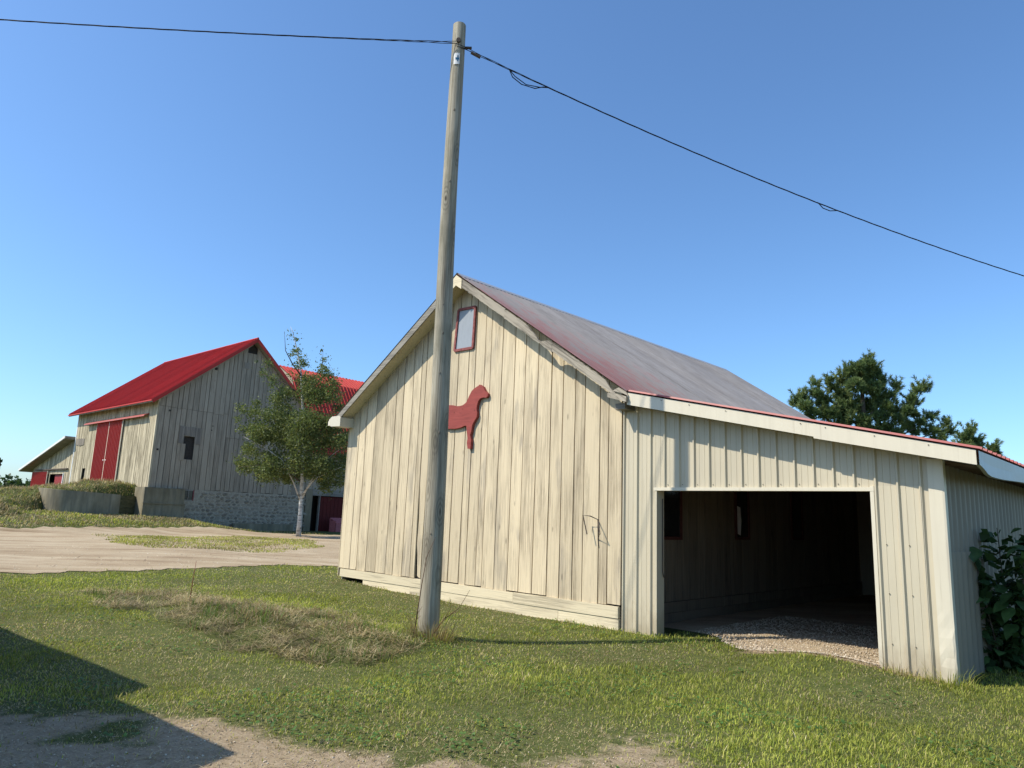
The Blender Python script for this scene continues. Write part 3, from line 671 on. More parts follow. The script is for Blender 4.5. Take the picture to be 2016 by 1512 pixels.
# ------------------------------------------------------------------ utility pole and cable
PX, PY = -.945, 9.46; PZ = float(gz(PX, PY))
pole = empty('utility_pole', (PX, PY, PZ)); tag(pole, 'tall weathered grey wooden utility pole standing in the lawn', 'pole')
pm = MB(); rows = []; N = 28; Hn = 60; PT = 8.72-PZ
for i in range(Hn+1):
    z = -.4+(PT+.4)*i/Hn; r_ = .136-.042*(z/PT); ox = -.045*z/PT+.012*math.sin(z*.9); oy = -.03*z/PT
    rr = []
    for k_ in range(N+1):
        an = 2*math.pi*(k_ % N)/N; q_ = r_*(1+.018*math.sin(3*an+z*.6)+.012*math.sin(7*an-z*1.3)+.02*float(vnoise(k_ % N*.9, z*2.2))-.01)
        rr.append((ox+q_*math.cos(an), oy+q_*math.sin(an), z))
    rows.append(rr)
pm.grid([list(r_)[::-1] for r_ in rows]); b0 = len(pm.v); top = rows[-1][:-1]; pm.v += top; pm.f.append(tuple(range(b0, b0+N)))
pm.build('shaft', MAT['pole_wood'], pole, False); fix_normals(pole.children[0]); pole.children[0].data.polygons.foreach_set('use_smooth', [True]*len(pole.children[0].data.polygons))
def pole_pt(z, an, out=.0):
    r_ = .136-.042*(z/PT)+out; return (-.045*z/PT+.012*math.sin(z*.9)+r_*math.cos(an), -.03*z/PT+r_*math.sin(an), z)
# knots: raised whorls
kn = [(1.25, -1.75), (2.55, -1.4), (3.35, -1.6), (3.9, -1.45), (4.3, -1.55), (6.1, -1.5), (7.2, -1.5), (5.4, -2.2), (2.0, -1.1), (7.75, -1.3)]
def whorl(z, an, sz, mat, name):
    m = MB(); n_ = 12; b = pole_pt(z, an, .004); t_ = np.array([-math.sin(an), math.cos(an), 0]); u_ = np.array([0, 0, 1.]); nrm = np.array([math.cos(an), math.sin(an), 0])
    m.v.append(tuple(np.array(b)+nrm*.008)); m.f = []
    for k_ in range(n_):
        a_ = 2*math.pi*k_/n_; r_ = sz*random.uniform(.8, 1.15); m.v.append(tuple(np.array(b)-nrm*.012+t_*r_*.75*math.cos(a_)+u_*r_*1.2*math.sin(a_)))
    for k_ in range(n_): m.f.append((0, 1+k_, 1+(k_+1) % n_))
    return m.build(name, mat, pole, True)
MAT['knot'] = wood('pole_knot', (.22, .19, .145), (.14, .12, .09), (.06, .05, .04), .5, rand=False, knots=False)
for z, an in kn[:7]: whorl(z, an, random.uniform(.018, .03), MAT['knot'], 'knot')
for z, an in ((7.30, -1.62),):
    m = MB(); A = []; B = []
    for k_ in range(7):
        a_ = an-.42+.84*k_/6; A.append(pole_pt(8.02-PZ, a_, .010)); B.append(pole_pt(8.20-PZ, a_, .010))
    o = m.grid([A, B]).build('number_tag', MAT['white'], pole)
    m = MB(); m.grid([[pole_pt(8.06-PZ, a_, .014) for a_ in (-1.55, -1.4)], [pole_pt(8.16-PZ, a_, .014) for a_ in (-1.55, -1.4)]]); m.grid([[pole_pt(8.09-PZ, a_, .0145) for a_ in (-1.78, -1.3)], [pole_pt(8.125-PZ, a_, .0145) for a_ in (-1.78, -1.3)]])
    m.build('print', MAT['blue'], o)
MB().tube([pole_pt(8.36-PZ, 0, -.02), pole_pt(8.36-PZ, 0, .10)], .02, 8).build('bolt', MAT['iron'], pole)
MB().tube([pole_pt(8.40-PZ, -1.5, .0), pole_pt(8.40-PZ, -1.5, .035)], .035, 8).build('insulator', MAT['iron'], pole)

TZ = 8.36
def span(name, label, P, n=160, strands=3, rr=.0047, tw=.0062, pitch=.42):
    root = empty(name, tuple(P(0))); tag(root, label, 'cable', 'overhead power cable spans')
    o0 = np.array(P(0))
    for s_ in range(strands):
        pts = []
        for i in range(n+1):
            t_ = i/n; p_ = np.array(P(t_)); tt = np.array(P(min(1, t_+.004)))-np.array(P(max(0, t_-.004))); tt /= np.linalg.norm(tt)
            a_ = np.cross(tt, [0, 0, 1.]); a_ /= np.linalg.norm(a_); b_ = np.cross(a_, tt); ph = t_*np.linalg.norm(np.array(P(1))-o0)/pitch*2*math.pi*.35+s_*2.094
            k_ = tw*(1+2.2*math.exp(-t_*n/4)); pts.append(p_-o0+k_*(math.cos(ph)*a_+math.sin(ph)*b_))
        MB().tube(pts, rr, 5).build('strand', MAT['black'], root, True)
    return root
def PL(t_):
    x_ = PX-.045-t_*20.7; return (x_, PY-.14-t_*.67, TZ+.0-.55*4*t_*(1-t_)*.5+t_*.55)
def PR(t_):
    u_ = t_*1.62; return (PX-.045+10.6*u_, PY-.14+3.45*u_, TZ-.03-2.78*u_+.853*u_*u_)
span('overhead_cable', 'twisted black cable running level from the utility pole over the yard', PL, 150)
cr = span('overhead_cable', 'twisted black cable sloping down from the utility pole over the barn roof', PR, 150)
# slack loop and splice on the sloping span
o0 = np.array(PR(0))
lp = [np.array(PR(t_))-o0+np.array([0, 0, dz]) for t_, dz in ((.045, 0), (.048, -.10), (.056, -.15), (.068, -.115), (.075, -.03), (.08, 0))]
MB().tube(lp, .008, 5).build('slack_loop', MAT['black'], cr)
lp = [np.array(PR(t_))-o0+np.array([0, 0, dz]) for t_, dz in ((.045, 0), (.05, -.07), (.060, -.12), (.072, -.06), (.08, 0))]
MB().tube(lp, .007, 5).build('slack_loop', MAT['black'], cr)
lp = [np.array(PR(t_))-o0+np.array([0, 0, dz]) for t_, dz in ((.352, .01), (.358, -.06), (.366, -.06), (.375, .0))]
MB().tube(lp, .008, 5).build('slack_loop', MAT['black'], cr)
MB().tube([np.array(PR(.012))-o0+np.array([0, 0, -.02]), np.array(PR(.02))-o0+np.array([0, 0, -.03])], .022, 8).build('clamp', MAT['iron'], cr)
for P_, lab in ((PL, 'utility pole at the far end of the level cable'), (PR, 'utility pole at the far end of the sloping cable')):
    e_ = P_(1); g_ = float(gz(e_[0], e_[1])); p2 = empty('utility_pole', (e_[0], e_[1], g_)); tag(p2, lab, 'pole')
    MB().tube([(0, 0, -.3), (0, 0, (e_[2]-g_)*.5), (0, 0, e_[2]-g_+.4)], [.14, .12, .1], 16).build('shaft', MAT['pole_wood'], p2, True)

# ------------------------------------------------------------------ the big barn
big = empty('bank_barn', (K0[0], K0[1], 0), KA); tag(big, 'big weathered board barn with bright red metal roof on a stone basement', 'barn')
GW, GA, GZ, EZ, WZ, BLn = 9.73, 5.23, 11.77, 7.55, 2.48, 12.6
def bz(s): return GZ-(GZ-EZ)/GA*(GA-s) if s < GA else GZ-(GZ-EZ)/(GW-GA)*(s-GA)
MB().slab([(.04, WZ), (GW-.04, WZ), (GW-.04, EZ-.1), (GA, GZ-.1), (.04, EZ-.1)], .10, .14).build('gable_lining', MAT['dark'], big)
gw = empty('gable_wall', (0, 0, 0), 0, big)
x = 0.; TIER = 6.96
slots = [(1.74, 2.0, 4.13, 5.44)]
while x < GW-.02:
    wd = random.uniform(.22, .38); a, b = x+.014, min(x+wd, GW)-.014; x += wd
    m = MB(); d = -random.uniform(.02, .035)
    cut = next((s_ for s_ in slots if a < s_[1] and b > s_[0]), None)
    tier = TIER+random.uniform(-.05, .05) if x < 4.2 else TIER-1.36+random.uniform(-.03, .03) if x < 5 else None
    segs = []
    lo = WZ-random.uniform(0, .05)
    if tier: segs = [(lo, tier, None), (tier+.012, None, -.012)]
    else: segs = [(lo, None, None)]
    for (z0, z1, dd) in segs:
        top = (lambda s, z1=z1: z1) if z1 else (lambda s: bz(s)-.08)
        if z1 is None and abs((a+b)/2-GA) < .36: top = lambda s: min(bz(s)-.08, 10.97)         # open vent under the peak
        apx = (GA, GZ-.08) if (z1 is None and a < GA < b and False) else None
        if cut and z1:
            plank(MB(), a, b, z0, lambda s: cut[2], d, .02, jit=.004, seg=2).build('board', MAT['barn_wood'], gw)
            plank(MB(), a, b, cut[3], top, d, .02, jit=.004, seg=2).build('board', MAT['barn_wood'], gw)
        else:
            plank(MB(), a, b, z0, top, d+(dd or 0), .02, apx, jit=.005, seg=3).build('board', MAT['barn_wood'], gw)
for a, b, z0, z1 in ((1.30, 1.58, 5.0, 6.0), (1.59, 1.90, 5.46, 5.98), (1.91, 2.2, 5.44, 6.0), (2.21, 2.56, 5.02, 5.97), (4.72, 5.06, 9.95, 10.35), (1.45, 1.72, 4.05, 5.0)):
    MB().box(a, b, -.06, -.036, z0, z1).build('patch_board', MAT['barn_wood_bare'] if z0 > 4.5 else MAT['barn_wood'], gw)
for (a, z_, s_) in ((3.0, 9.62, .09), (.62, 6.78, .05), (3.2, 6.2, .03), (3.15, 5.95, .03), (.22, 4.55, .05)):
    MB().box(a-s_, a+s_, -.050, -.030, z_-s_, z_+s_).build('knot_hole', MAT['dark'], gw)
lw = empty('long_wall', (0, 0, 0), 0, big)
MB().slab([(.1, 1.0), (BLn-.05, 1.0), (BLn-.05, EZ), (.1, EZ)], .10, .14, 'x').build('wall_lining', MAT['dark'], big)
y = 0.
while y < BLn-.02:
    wd = random.uniform(.2, .32); a, b = y+.012, min(y+wd, BLn)-.012; y += wd
    if a > 4.5 and b < 8.6: z0 = 6.45
    else: z0 = WZ-random.uniform(0, .1)
    if 10.1 < (a+b)/2 < 10.5: z0 = 3.65
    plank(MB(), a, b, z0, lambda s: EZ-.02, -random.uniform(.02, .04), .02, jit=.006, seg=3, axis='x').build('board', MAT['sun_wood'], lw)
for (a, b, z0, z1) in ((10.9, 11.35, 5.17, 5.6), (11.36, 11.8, 5.15, 5.62), (11.82, 12.3, 5.2, 5.64)): MB().box(-.065, -.04, a, b, z0, z1).build('patch_board', MAT['barn_wood_bare'], lw)
MB().box(-.06, .03, -.06, .10, WZ-.03, EZ-.05).build('corner_board', MAT['sun_wood'], big)
MB().box(-.05, .02, BLn-.08, BLn+.04, WZ-.03, EZ-.05).build('corner_board', MAT['white'], big)
for (a, b) in ((4.50, 6.555), (6.575, 8.68)):
    dr = vpanel(a, b, 2.62, 6.50, -.10, -1, 'x', off=a+.12, pitch=.235, hh=2.).build('sliding_door', MAT['red_door'], big)
    for y0 in (a, b-.07): MB().box(-.135, -.085, y0, y0+.07, 2.60, 6.51).build('door_stile', MAT['cream_trim'], dr)
    for q_ in range(8): MB().box(-.152, -.143, a+.12+.235*q_-.012, a+.12+.235*q_+.012, 2.64, 6.48).build('door_rib', MAT['pale_rib'], dr)  # added pale strips, painted sunlight along the red ribs
    MB().box(-.175, -.15, (a+.12 if a > 5 else b-.22), (a+.22 if a > 5 else b-.12), 4.05, 4.12).build('handle', MAT['white'], dr)
MB().slab([(-.045, 6.62), (-.30, 6.50), (-.32, 6.42), (-.29, 6.42), (-.28, 6.48), (-.045, 6.56)], 1.05, 10.55).build('door_track_cover', MAT['red_trim'], big)
# roof of the big barn: ribbed red sheets
br = empty('roof', (0, 0, 0), 0, big)
k1 = (GZ-EZ)/GA; k2 = (GZ-EZ)/(GW-GA)
ysb = np.linspace(-.45, BLn+.45, 16)
for i in range(15):
    rib_sheet(ysb[i], ysb[i+1], (GA, GZ+.12), (-.55, EZ+.12-.55*k1), .001*(i % 2), .3, -2.2).build('roof_sheet', MAT['red_metal'], br)
    rib_sheet(ysb[i], ysb[i+1], (GA, GZ+.12), (GW+.5, EZ+.12-.5*k2), .001*(i % 2), .3, 2.2).build('roof_sheet', MAT['red_metal'], br)
MB().slab([(GA, GZ+.07), (GW+.48, EZ+.07-.48*k2), (GW+.48, EZ-.03-.48*k2), (GA, GZ-.03), (-.53, EZ-.03-.53*k1), (-.53, EZ+.07-.53*k1)], -.40, BLn+.40).build('roof_boards', MAT['barn_wood'], br)
for (p_, q_) in (((GA, GZ+.02), (-.55, EZ+.02-.55*k1)), ((GA, GZ+.02), (GW+.5, EZ+.02-.5*k2))):
    bar(MB(), p_, q_, .20, -.475, -.452).build('rake_trim', MAT['red_metal'], br)
bar(MB(), (.1, EZ-.12), (GA-.1, GZ-.22), .16, -.055, -.04).build('frieze_board', MAT['barn_wood'], gw)
MB().box(-.585, -.555, -.45, BLn+.45, EZ-.40, EZ-.34).build('eave_trim', MAT['red_metal'], br)
MB().tube([(GA, -.46, GZ+.13), (GA, BLn+.46, GZ+.13)], .07, 8).build('ridge_cap', MAT['red_metal'], br)
# basement: concrete pier and mortared field stones
MB().slab([(-.32, .1), (1.95, .1), (1.95, 1.62), (1.87, 1.66), (1.87, 2.44), (-.32, 2.46)], -.40, .9).build('concrete_pier', MAT['concrete'], big)
MB().box(-.36, 1.9, -.45, -.40, 1.58, 1.62).build('form_ledge', MAT['concrete'], big)
bs = MB().slab([(1.9, -.3), (GW+.05, -.3), (GW+.05, WZ-.04), (2.55, WZ-.04), (2.55, 1.82), (1.9, 1.82)], -.06, .3).build('basement_wall', MAT['mortar'], big)
SM = []
for k_ in range(8):
    m = MB(); n_ = 9; rim = []; top = []
    for i in range(n_):
        a_ = 2*math.pi*i/n_; r_ = random.uniform(.8, 1.1); rim.append((r_*math.cos(a_), 0, .62*r_*math.sin(a_))); top.append((.62*r_*math.cos(a_), -.34*random.uniform(.8, 1.2), .4*r_*math.sin(a_)))
    m.v = rim+top; m.f = [(i, (i+1) % n_, n_+(i+1) % n_, n_+i) for i in range(n_)]+[tuple(n_+i for i in range(n_))]
    SM.append(m.mesh('stone', False)); SM[-1].materials.append(MAT['stone'])
zr_ = .10; row = 0
while zr_ < WZ-.16:
    h_ = random.uniform(.15, .24); x = 2.05+random.uniform(0, .2)
    while x < GW-.1:
        wd = random.uniform(.2, .5)
        if not (x < 2.7 and zr_ > 1.55):
            o = link('stone', random.choice(SM), None, bs); o.location = (x+wd/2, -.045, zr_+h_/2+random.uniform(-.04, .04)); o.scale = (wd*.5, .05+.12*random.random(), h_*.72); o.rotation_euler = (0, random.uniform(-.3, .3), 0)
        x += wd*.98
    zr_ += h_*.92; row += 1
MB().box(5.0, 8.9, -.42, -.06, -.3, .62).build('footing_ledge', MAT['concrete'], big)
bw = MB().box(1.98, 2.48, -.02, .0, 1.86, 2.40).build('basement_window', MAT['glass'], big)
for (a, b, c_, d_) in ((1.92, 1.98, 1.82, 2.44), (2.48, 2.54, 1.82, 2.44), (1.98, 2.48, 1.82, 1.88), (1.98, 2.48, 2.38, 2.44), (2.2, 2.24, 1.88, 2.38)): MB().box(a, b, -.06, .0, c_, d_).build('window_frame', MAT['grey_wood'] if a != 2.48 else MAT['window_red'], bw)
# closing walls
MB().slab([(0, 0), (GW, 0), (GW, EZ), (GA, GZ-.05), (0, EZ)], BLn-.05, BLn).build('rear_wall', MAT['barn_wood'], big)
MB().box(GW-.05, GW, .15, BLn, -.2, EZ-.05).build('side_wall', MAT['barn_wood'], big)
MB().box(.0, .10, .9, BLn, .3, WZ-.1).build('basement_wall', MAT['concrete'], big)

# wing with a gambrel roof behind the birch
wing = empty('gambrel_wing', (K0[0], K0[1], 0), KA); tag(wing, 'barn wing with red gambrel roof partly hidden behind the birch', 'barn')
WX0, WX1, WD = GW+.12, 21., 9.6
MB().box(WX0, WX1, .12, .2, 2.9, 5.4).build('front_wall', MAT['barn_wood'], wing)
MB().box(WX0, 10.35, -.06, .2, -.2, 2.9).build('door_post', MAT['concrete'], wing)
MB().box(13.1, WX1, .05, .2, -.2, 2.9).build('front_wall', MAT['barn_wood'], wing)
MB().box(10.35, 13.1, -.02, .2, 2.5, 2.9).build('lintel', MAT['grey_wood'], wing)
dw = MB().box(11.0, 13.06, .10, .16, -.1, 2.46).build('door', plain('dark_red_boards', (.10, .014, .012), .7), wing)
for k_ in range(7): MB().box(11.02+.29*k_, 11.29+.29*k_, .07, .10, -.05, 2.42).build('door_board', plain('dark_red_boards', (.10, .014, .012), .7) if k_ == 0 else bpy.data.materials['dark_red_boards.001'], dw)
MB().box(9.95, 13.1, .9, .95, -.2, 2.9).build('inner_wall', MAT['dark'], wing)
MB().box(WX0, WX1, WD-.1, WD, -.2, 5.3).build('rear_wall', MAT['barn_wood'], wing)
MB().box(10.93, 10.99, -.02, .18, -.1, 2.5).build('door_post', MAT['grey_wood'], wing)
MB().slab([(10.75, 3.35), (11.3, 3.45), (11.2, 3.95), (10.8, 3.9)], .06, .115).build('yellow_board', plain('yellow_board', (.6, .35, .03), .6), wing)
RY, RB, RE = WD/2, 3.0, -.4; ZR, ZB, ZE = 11.65, 10.62, 5.2
for i in range(13):
    a = WX0+i*.88; b = a+.88
    if b > WX1+.5: break
    for (p_, q_) in (((RY, ZR), (RB, ZB)), ((RB, ZB), (RE, ZE)), ((RY, ZR), (WD-RB, ZB)), ((WD-RB, ZB), (WD-RE, ZE))):
        A = []; B = []; dx, dz_ = q_[0]-p_[0], q_[1]-p_[1]; L = math.hypot(dx, dz_); nx, nz = dz_/L, -dx/L
        sg = 1 if nz > 0 else -1
        for t_ in rib_breaks(a, b, .3):
            h = panel_h(t_, .3)*1.7*sg; A.append((t_, p_[0]+nx*h, p_[1]+nz*h)); B.append((t_, q_[0]+nx*h, q_[1]+nz*h))
        MB().grid([A, B]).build('roof_sheet', MAT['red_metal'], wing)
MB().slab([(.2, -.2), (WD, -.2), (WD, 5.2), (WD-RB, ZB-.1), (RY, ZR-.1), (RB, ZB-.1), (.2, 5.3)], WX1-.1, WX1, 'x').build('end_wall', MAT['barn_wood'], wing)
MB().slab([(.2, -.2), (WD, -.2), (WD, 5.2), (WD-RB, ZB-.1), (RY, ZR-.1), (RB, ZB-.1), (.2, 5.3)], WX0, WX0+.1, 'x').build('end_wall', MAT['barn_wood'], wing)
# pinkish trough leaning by the wing door
def at_k(s, b, z=None):
    x_ = K0[0]+KE[0]*s+KN[0]*b; y_ = K0[1]+KE[1]*s+KN[1]*b; return (x_, y_, float(gz(x_, y_)) if z is None else z)
tr = empty('feed_trough', at_k(12.15, -1.0), KA); tag(tr, 'faded pink feed trough standing before the dark red door', 'trough')
pk = plain('faded_pink_plastic', (.42, .13, .13), .55)
for (a, b, c_, d_, e_, f_) in ((-.75, .75, -.35, -.3, .0, .55), (-.75, .75, .3, .35, .0, .85), (-.75, -.7, -.35, .35, 0, .7), (.7, .75, -.35, .35, 0, .7), (-.7, .7, -.3, .3, .05, .1)):
    MB().box(a, b, c_, d_, e_, f_).build('side' if e_ == 0 else 'bottom', pk, tr)
MB().slab([(-.35, .55), (.35, .86), (.36, .90), (-.36, .59)], -.7, .7, 'x').build('lid', pk, tr)

# lean-to shed at the far end of the big barn
an = empty('lean_to_shed', (K0[0], K0[1], 0), KA); tag(an, 'low lean-to shed with pale roof edge and red sliding door at the barn end', 'shed')
def az_(y): return 5.75-(y-12.7)*(5.75-3.70)/(21.9-12.7)
aw = empty('front_wall', (0, 0, 0), 0, an); y = 12.75
MB().slab([(12.7, 1.6), (20.9, 1.6), (20.9, az_(20.9)-.15), (12.7, az_(12.7)-.15)], .45, .5, 'x').build('wall_lining', MAT['dark'], an)
while y < 20.5:
    wd = random.uniform(.22, .34); a, b = y+.008, y+wd-.008; y += wd
    z0 = 3.34 if 13.95 < (a+b)/2 < 17.0 else 1.9
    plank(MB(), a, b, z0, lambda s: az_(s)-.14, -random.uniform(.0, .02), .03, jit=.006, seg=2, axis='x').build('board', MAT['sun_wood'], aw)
d1 = vpanel(17.15, 20.55, 2.2, 3.52, -.09, -1, 'x', off=17.2, pitch=.235, hh=2.).build('sliding_door', MAT['red_door'], an)
for y0 in (17.12, 20.5): MB().box(-.125, -.08, y0, y0+.09, 2.2, 3.55).build('door_stile', MAT['cream_trim'], d1)
MB().box(.12, .17, 14.0, 16.2, 1.9, 3.3).build('inner_door', plain('inner_door_red', (.27, .035, .035), .6), an)
MB().box(-.07, .05, 13.93, 14.03, 2.0, 3.38).build('door_post', MAT['white'], an)
MB().box(-.14, -.03, 13.2, 20.0, 3.62, 3.70).build('door_track', MAT['iron'], an)
MB().slab([(12.7, az_(12.7)), (21.95, az_(21.95)), (21.95, az_(21.95)-.14), (12.7, az_(12.7)-.14)], -.62, 6., 'x').build('roof', MAT['grey_wood'], an)
MB().slab([(12.7, az_(12.7)+.05), (22.0, az_(22.0)+.05), (22.0, az_(22.0)-.10), (12.7, az_(12.7)-.10)], -.68, -.625, 'x').build('fascia', MAT['white'], an)
MB().slab([(12.7, az_(12.7)+.012), (22.0, az_(22.0)+.012), (22.0, az_(22.0)+.04), (12.7, az_(12.7)+.04)], -.62, 6., 'x').build('roof_sheet', MAT['galv'], an)
MB().box(.02, 6., 20.5, 20.6, 1.5, az_(20.6)-.15).build('side_wall', MAT['sun_wood'], an)

# earth bank up to the doors, its curved retaining wall
WALL = [(-.3, .78), (-1.42, .32), (-2.0, .08), (-2.6, -.08), (-3.2, -.14), (-3.7, -.02), (-4.1, .25), (-4.35, .65), (-4.45, 1.2), (-4.45, 1.8)]
def bank_h(x_, y_):
    h = 2.50-.09*np.abs(x_)
    h = h-.9*ss((-x_-6.5)/9)
    h = h+.30*np.exp(-((x_+2.1)/1.3)**2-((y_-1.9)/1.4)**2)
    return h-.42*ss((y_-9)/5)
def wall_y(x_):
    P = sorted([(a, b) for a, b in WALL[:8]]); return np.interp(x_, [p[0] for p in P], [p[1] for p in P])
bx = np.linspace(-26, .06, 150); by = np.concatenate([np.linspace(0, 8, 46), np.linspace(8.3, 32, 50)])
rows = []
for bi, b in enumerate(by):
    rr = []
    for a in bx:
        y0 = float(wall_y(a)); dl = max(0., -4.4-a)
        if dl > 0: y0 = .95-1.5*min(4.5, dl)
        yy = y0+.10+b; X_, Y_, _ = at_k(a, yy, 0); g_ = float(gz(X_, Y_)); h = float(bank_h(a, yy))
        if dl > 0: h = g_-.1+(h-g_+.1)*min(1., b/(.5+1.9*min(4.5, dl)))**.8     # free slope left of the wall
        if a < -12: h = g_-.15+(h-g_+.15)*float(ss((a+26)/12))
        if dl == 0: h = min(h, 1.93+1.1*b)
        h += (float(fbm(a*1.1, yy*1.1))-.5)*.55*(1. if dl > 0 else min(1., .1+b*.6))+(float(fbm(a*3.1, yy*3.1))-.5)*.22*min(1., .2+b)
        rr.append((X_, Y_, h))
    if bi == 0: rows.append([(p_[0], p_[1], .1) for p_ in rr])
    rows.append(rr)
bk = MB().grid([list(r_) for r_ in rows]).build('earth_bank', MAT['ground'], None, True); tag(bk, kind='structure')
a_ = bk.data.attributes.new('soil', 'FLOAT', 'POINT')
BANK = np.array(rows[1:])
rw = empty('retaining_wall', at_k(-4, 0), KA); tag(rw, 'curved stained concrete retaining wall holding the grassy earth bank', 'wall')
def wloc(p_): return (p_[0]+4, p_[1])
cv = []
for i in range(len(WALL)-1):
    for k_ in range(6):
        t_ = k_/6; p0 = np.array(WALL[max(i-1, 0)]); p1 = np.array(WALL[i]); p2 = np.array(WALL[i+1]); p3 = np.array(WALL[min(i+2, len(WALL)-1)])
        cv.append(.5*((2*p1)+(-p0+p2)*t_+(2*p0-5*p1+4*p2-p3)*t_*t_+(-p0+3*p1-3*p2+p3)*t_**3))
cv.append(np.array(WALL[-1]))
base_z = float(gz(*at_k(-4, 0)[:2]))
def wall_piece(pts, name, mat, z0f, z1f, th=.28):
    m = MB(); rows_ = []
    for i, p_ in enumerate(pts):
        t_ = pts[min(i+1, len(pts)-1)]-pts[max(i-1, 0)]; t_ = t_/np.linalg.norm(t_); nn = np.array([t_[1], -t_[0]])*-1   # inwards
        a = p_; b = p_+nn*th; z1 = z1f(i/(len(pts)-1)); x0, y0 = wloc(a); x1, y1 = wloc(b)
        rows_.append([(x0, y0, -.7), (x0, y0, z1-base_z), (x1, y1, z1-base_z), (x1, y1, -.7)])
    m.grid(rows_); m.f.append((0, 1, 2, 3)); e_ = len(m.v)-4; m.f.append((e_+3, e_+2, e_+1, e_))
    o = m.build(name, mat, rw); fix_normals(o); return o
ptsC = cv[6:]
wall_piece(ptsC, 'concrete_section', MAT['concrete'], None, lambda t_: 1.98+.20*t_)
MAT['moss_timber'] = wood('mossy_timber', (.12, .115, .06), (.08, .08, .04), (.03, .03, .02), .5, axis=0, grain=10)
for k_ in range(6):
    m = MB(); p0, p1 = np.array(wloc((-.33, .70))), np.array(wloc((-1.44, .24))); t_ = (p1-p0)/np.linalg.norm(p1-p0); nn = np.array([-t_[1], t_[0]])*.09
    z0 = .60+.225*k_-base_z; m.slab([tuple(p0-nn), tuple(p1-nn), tuple(p1+nn), tuple(p0+nn)], z0, z0+.215, 'z'); o = m.build('timber', MAT['moss_timber'], rw); fix_normals(o)

# ------------------------------------------------------------------ grass
def tint_mix(n, pal, wts):
    idx = RNG.choice(len(pal), n, p=np.array(wts)/sum(wts)); c = np.array(pal)[idx]; return c*(RNG.random((n, 1))*.5+.75)
GREEN = [(.30, .335, .055), (.375, .40, .066), (.21, .26, .044), (.46, .44, .10), (.54, .46, .18)]
STRAW = [(.50, .415, .22), (.41, .325, .165), (.29, .225, .115), (.58, .50, .30), (.20, .15, .08)]
def scatter(n, y0, y1, power=1.6):
    u = RNG.random(n); y = (y0**(2-power)+u*(y1**(2-power)-y0**(2-power)))**(1/(2-power)) if abs(power-2) > 1e-3 else y0*(y1/y0)**u
    x = (RNG.random(n)*2-1)*(.80*y+.6); return x, y
def inside_buildings(x, y):
    cx, cy = cloc(x, y); kx, ky = kloc(x, y)
    a = (cx > SL+.05) & (cx < 4.3) & (cy > -.02) & (cy < 10.4)
    a &= ~((cx > OX0) & (cx < OX1) & (cy < .75-1.0*ss((cx-.9)/1.3)))
    return a | ((kx > -1) & (ky > -.4) & (ky < 14) & (kx < 21))
def lawn(n, y0, y1, power, name, label):
    x, y = scatter(n, y0, y1, power); keep = ~inside_buildings(x, y)
    rd = in_road(x, y); keep &= ~rd | (~in_road(x+.3, y-.45) & (RNG.random(n) < .3))
    s = soil(x, y); keep &= RNG.random(n) > np.clip(s*1.0, 0, .90)
    hp = pip(x+(fbm(x*1.5, y*1.5)-.5)*.9, y+(fbm(x*1.5+9, y*1.5)-.5)*.9, HUMP); keep &= ~hp | (RNG.random(n) < .12)
    x, y, s, hp = x[keep], y[keep], s[keep], hp[keep]; n = len(x)
    dry = np.clip((fbm(x*.55+3, y*.55)-.40)*2.6+.9*s+.45*(fbm(x*2.2, y*2.2+8)-.45), 0, 1)
    cx, cy = cloc(x, y); dry = np.clip(dry+.55*np.exp(-((cy+.45)/.4)**2)*((cx < .3))*(fbm(x*2, y*2) > .42), 0, 1)
    g = tint_mix(n, GREEN, (3, 3, 2.4, 1.6, .5)); st = tint_mix(n, STRAW, (2, 2, 1.5, .8, 1))
    pick = RNG.random(n) < np.clip(dry*.8+.04, 0, .9); tint = np.where(pick[:, None], st, g)
    tint *= (.55+.9*fbm(x*.9, y*.9+20))[:, None]
    L = (.022+.030*RNG.random(n))*(.75+.6*fbm(x*1.1, y*1.1))*(1-.35*dry); W = (.0035+.0035*RNG.random(n))*np.clip(y/7, 1, 3.0)*1.0
    edge = np.exp(-((cy+.10)/.16)**2)*((cx > -7.5) & (cx < 4.6)); tall = (RNG.random(n) < .15+.5*edge); L = L*(1+tall*.7+edge*1.2*RNG.random(n))
    # uneven tufts
    tf = fbm(x*5, y*5, 2); L *= .6+1.0*np.clip(tf, 0, 1)
    lean = np.abs(RNG.normal(.5, .38, n)); lean = np.where(pick, lean+.45, lean)
    base = np.stack([x, y, gz(x, y)-.004], 1)
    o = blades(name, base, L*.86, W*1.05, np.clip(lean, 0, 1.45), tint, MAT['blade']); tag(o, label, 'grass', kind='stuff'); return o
lawn(430000, 4.3, 22, 1.75, 'lawn_grass', 'mown green lawn grass with dry patches round the barn and pole')

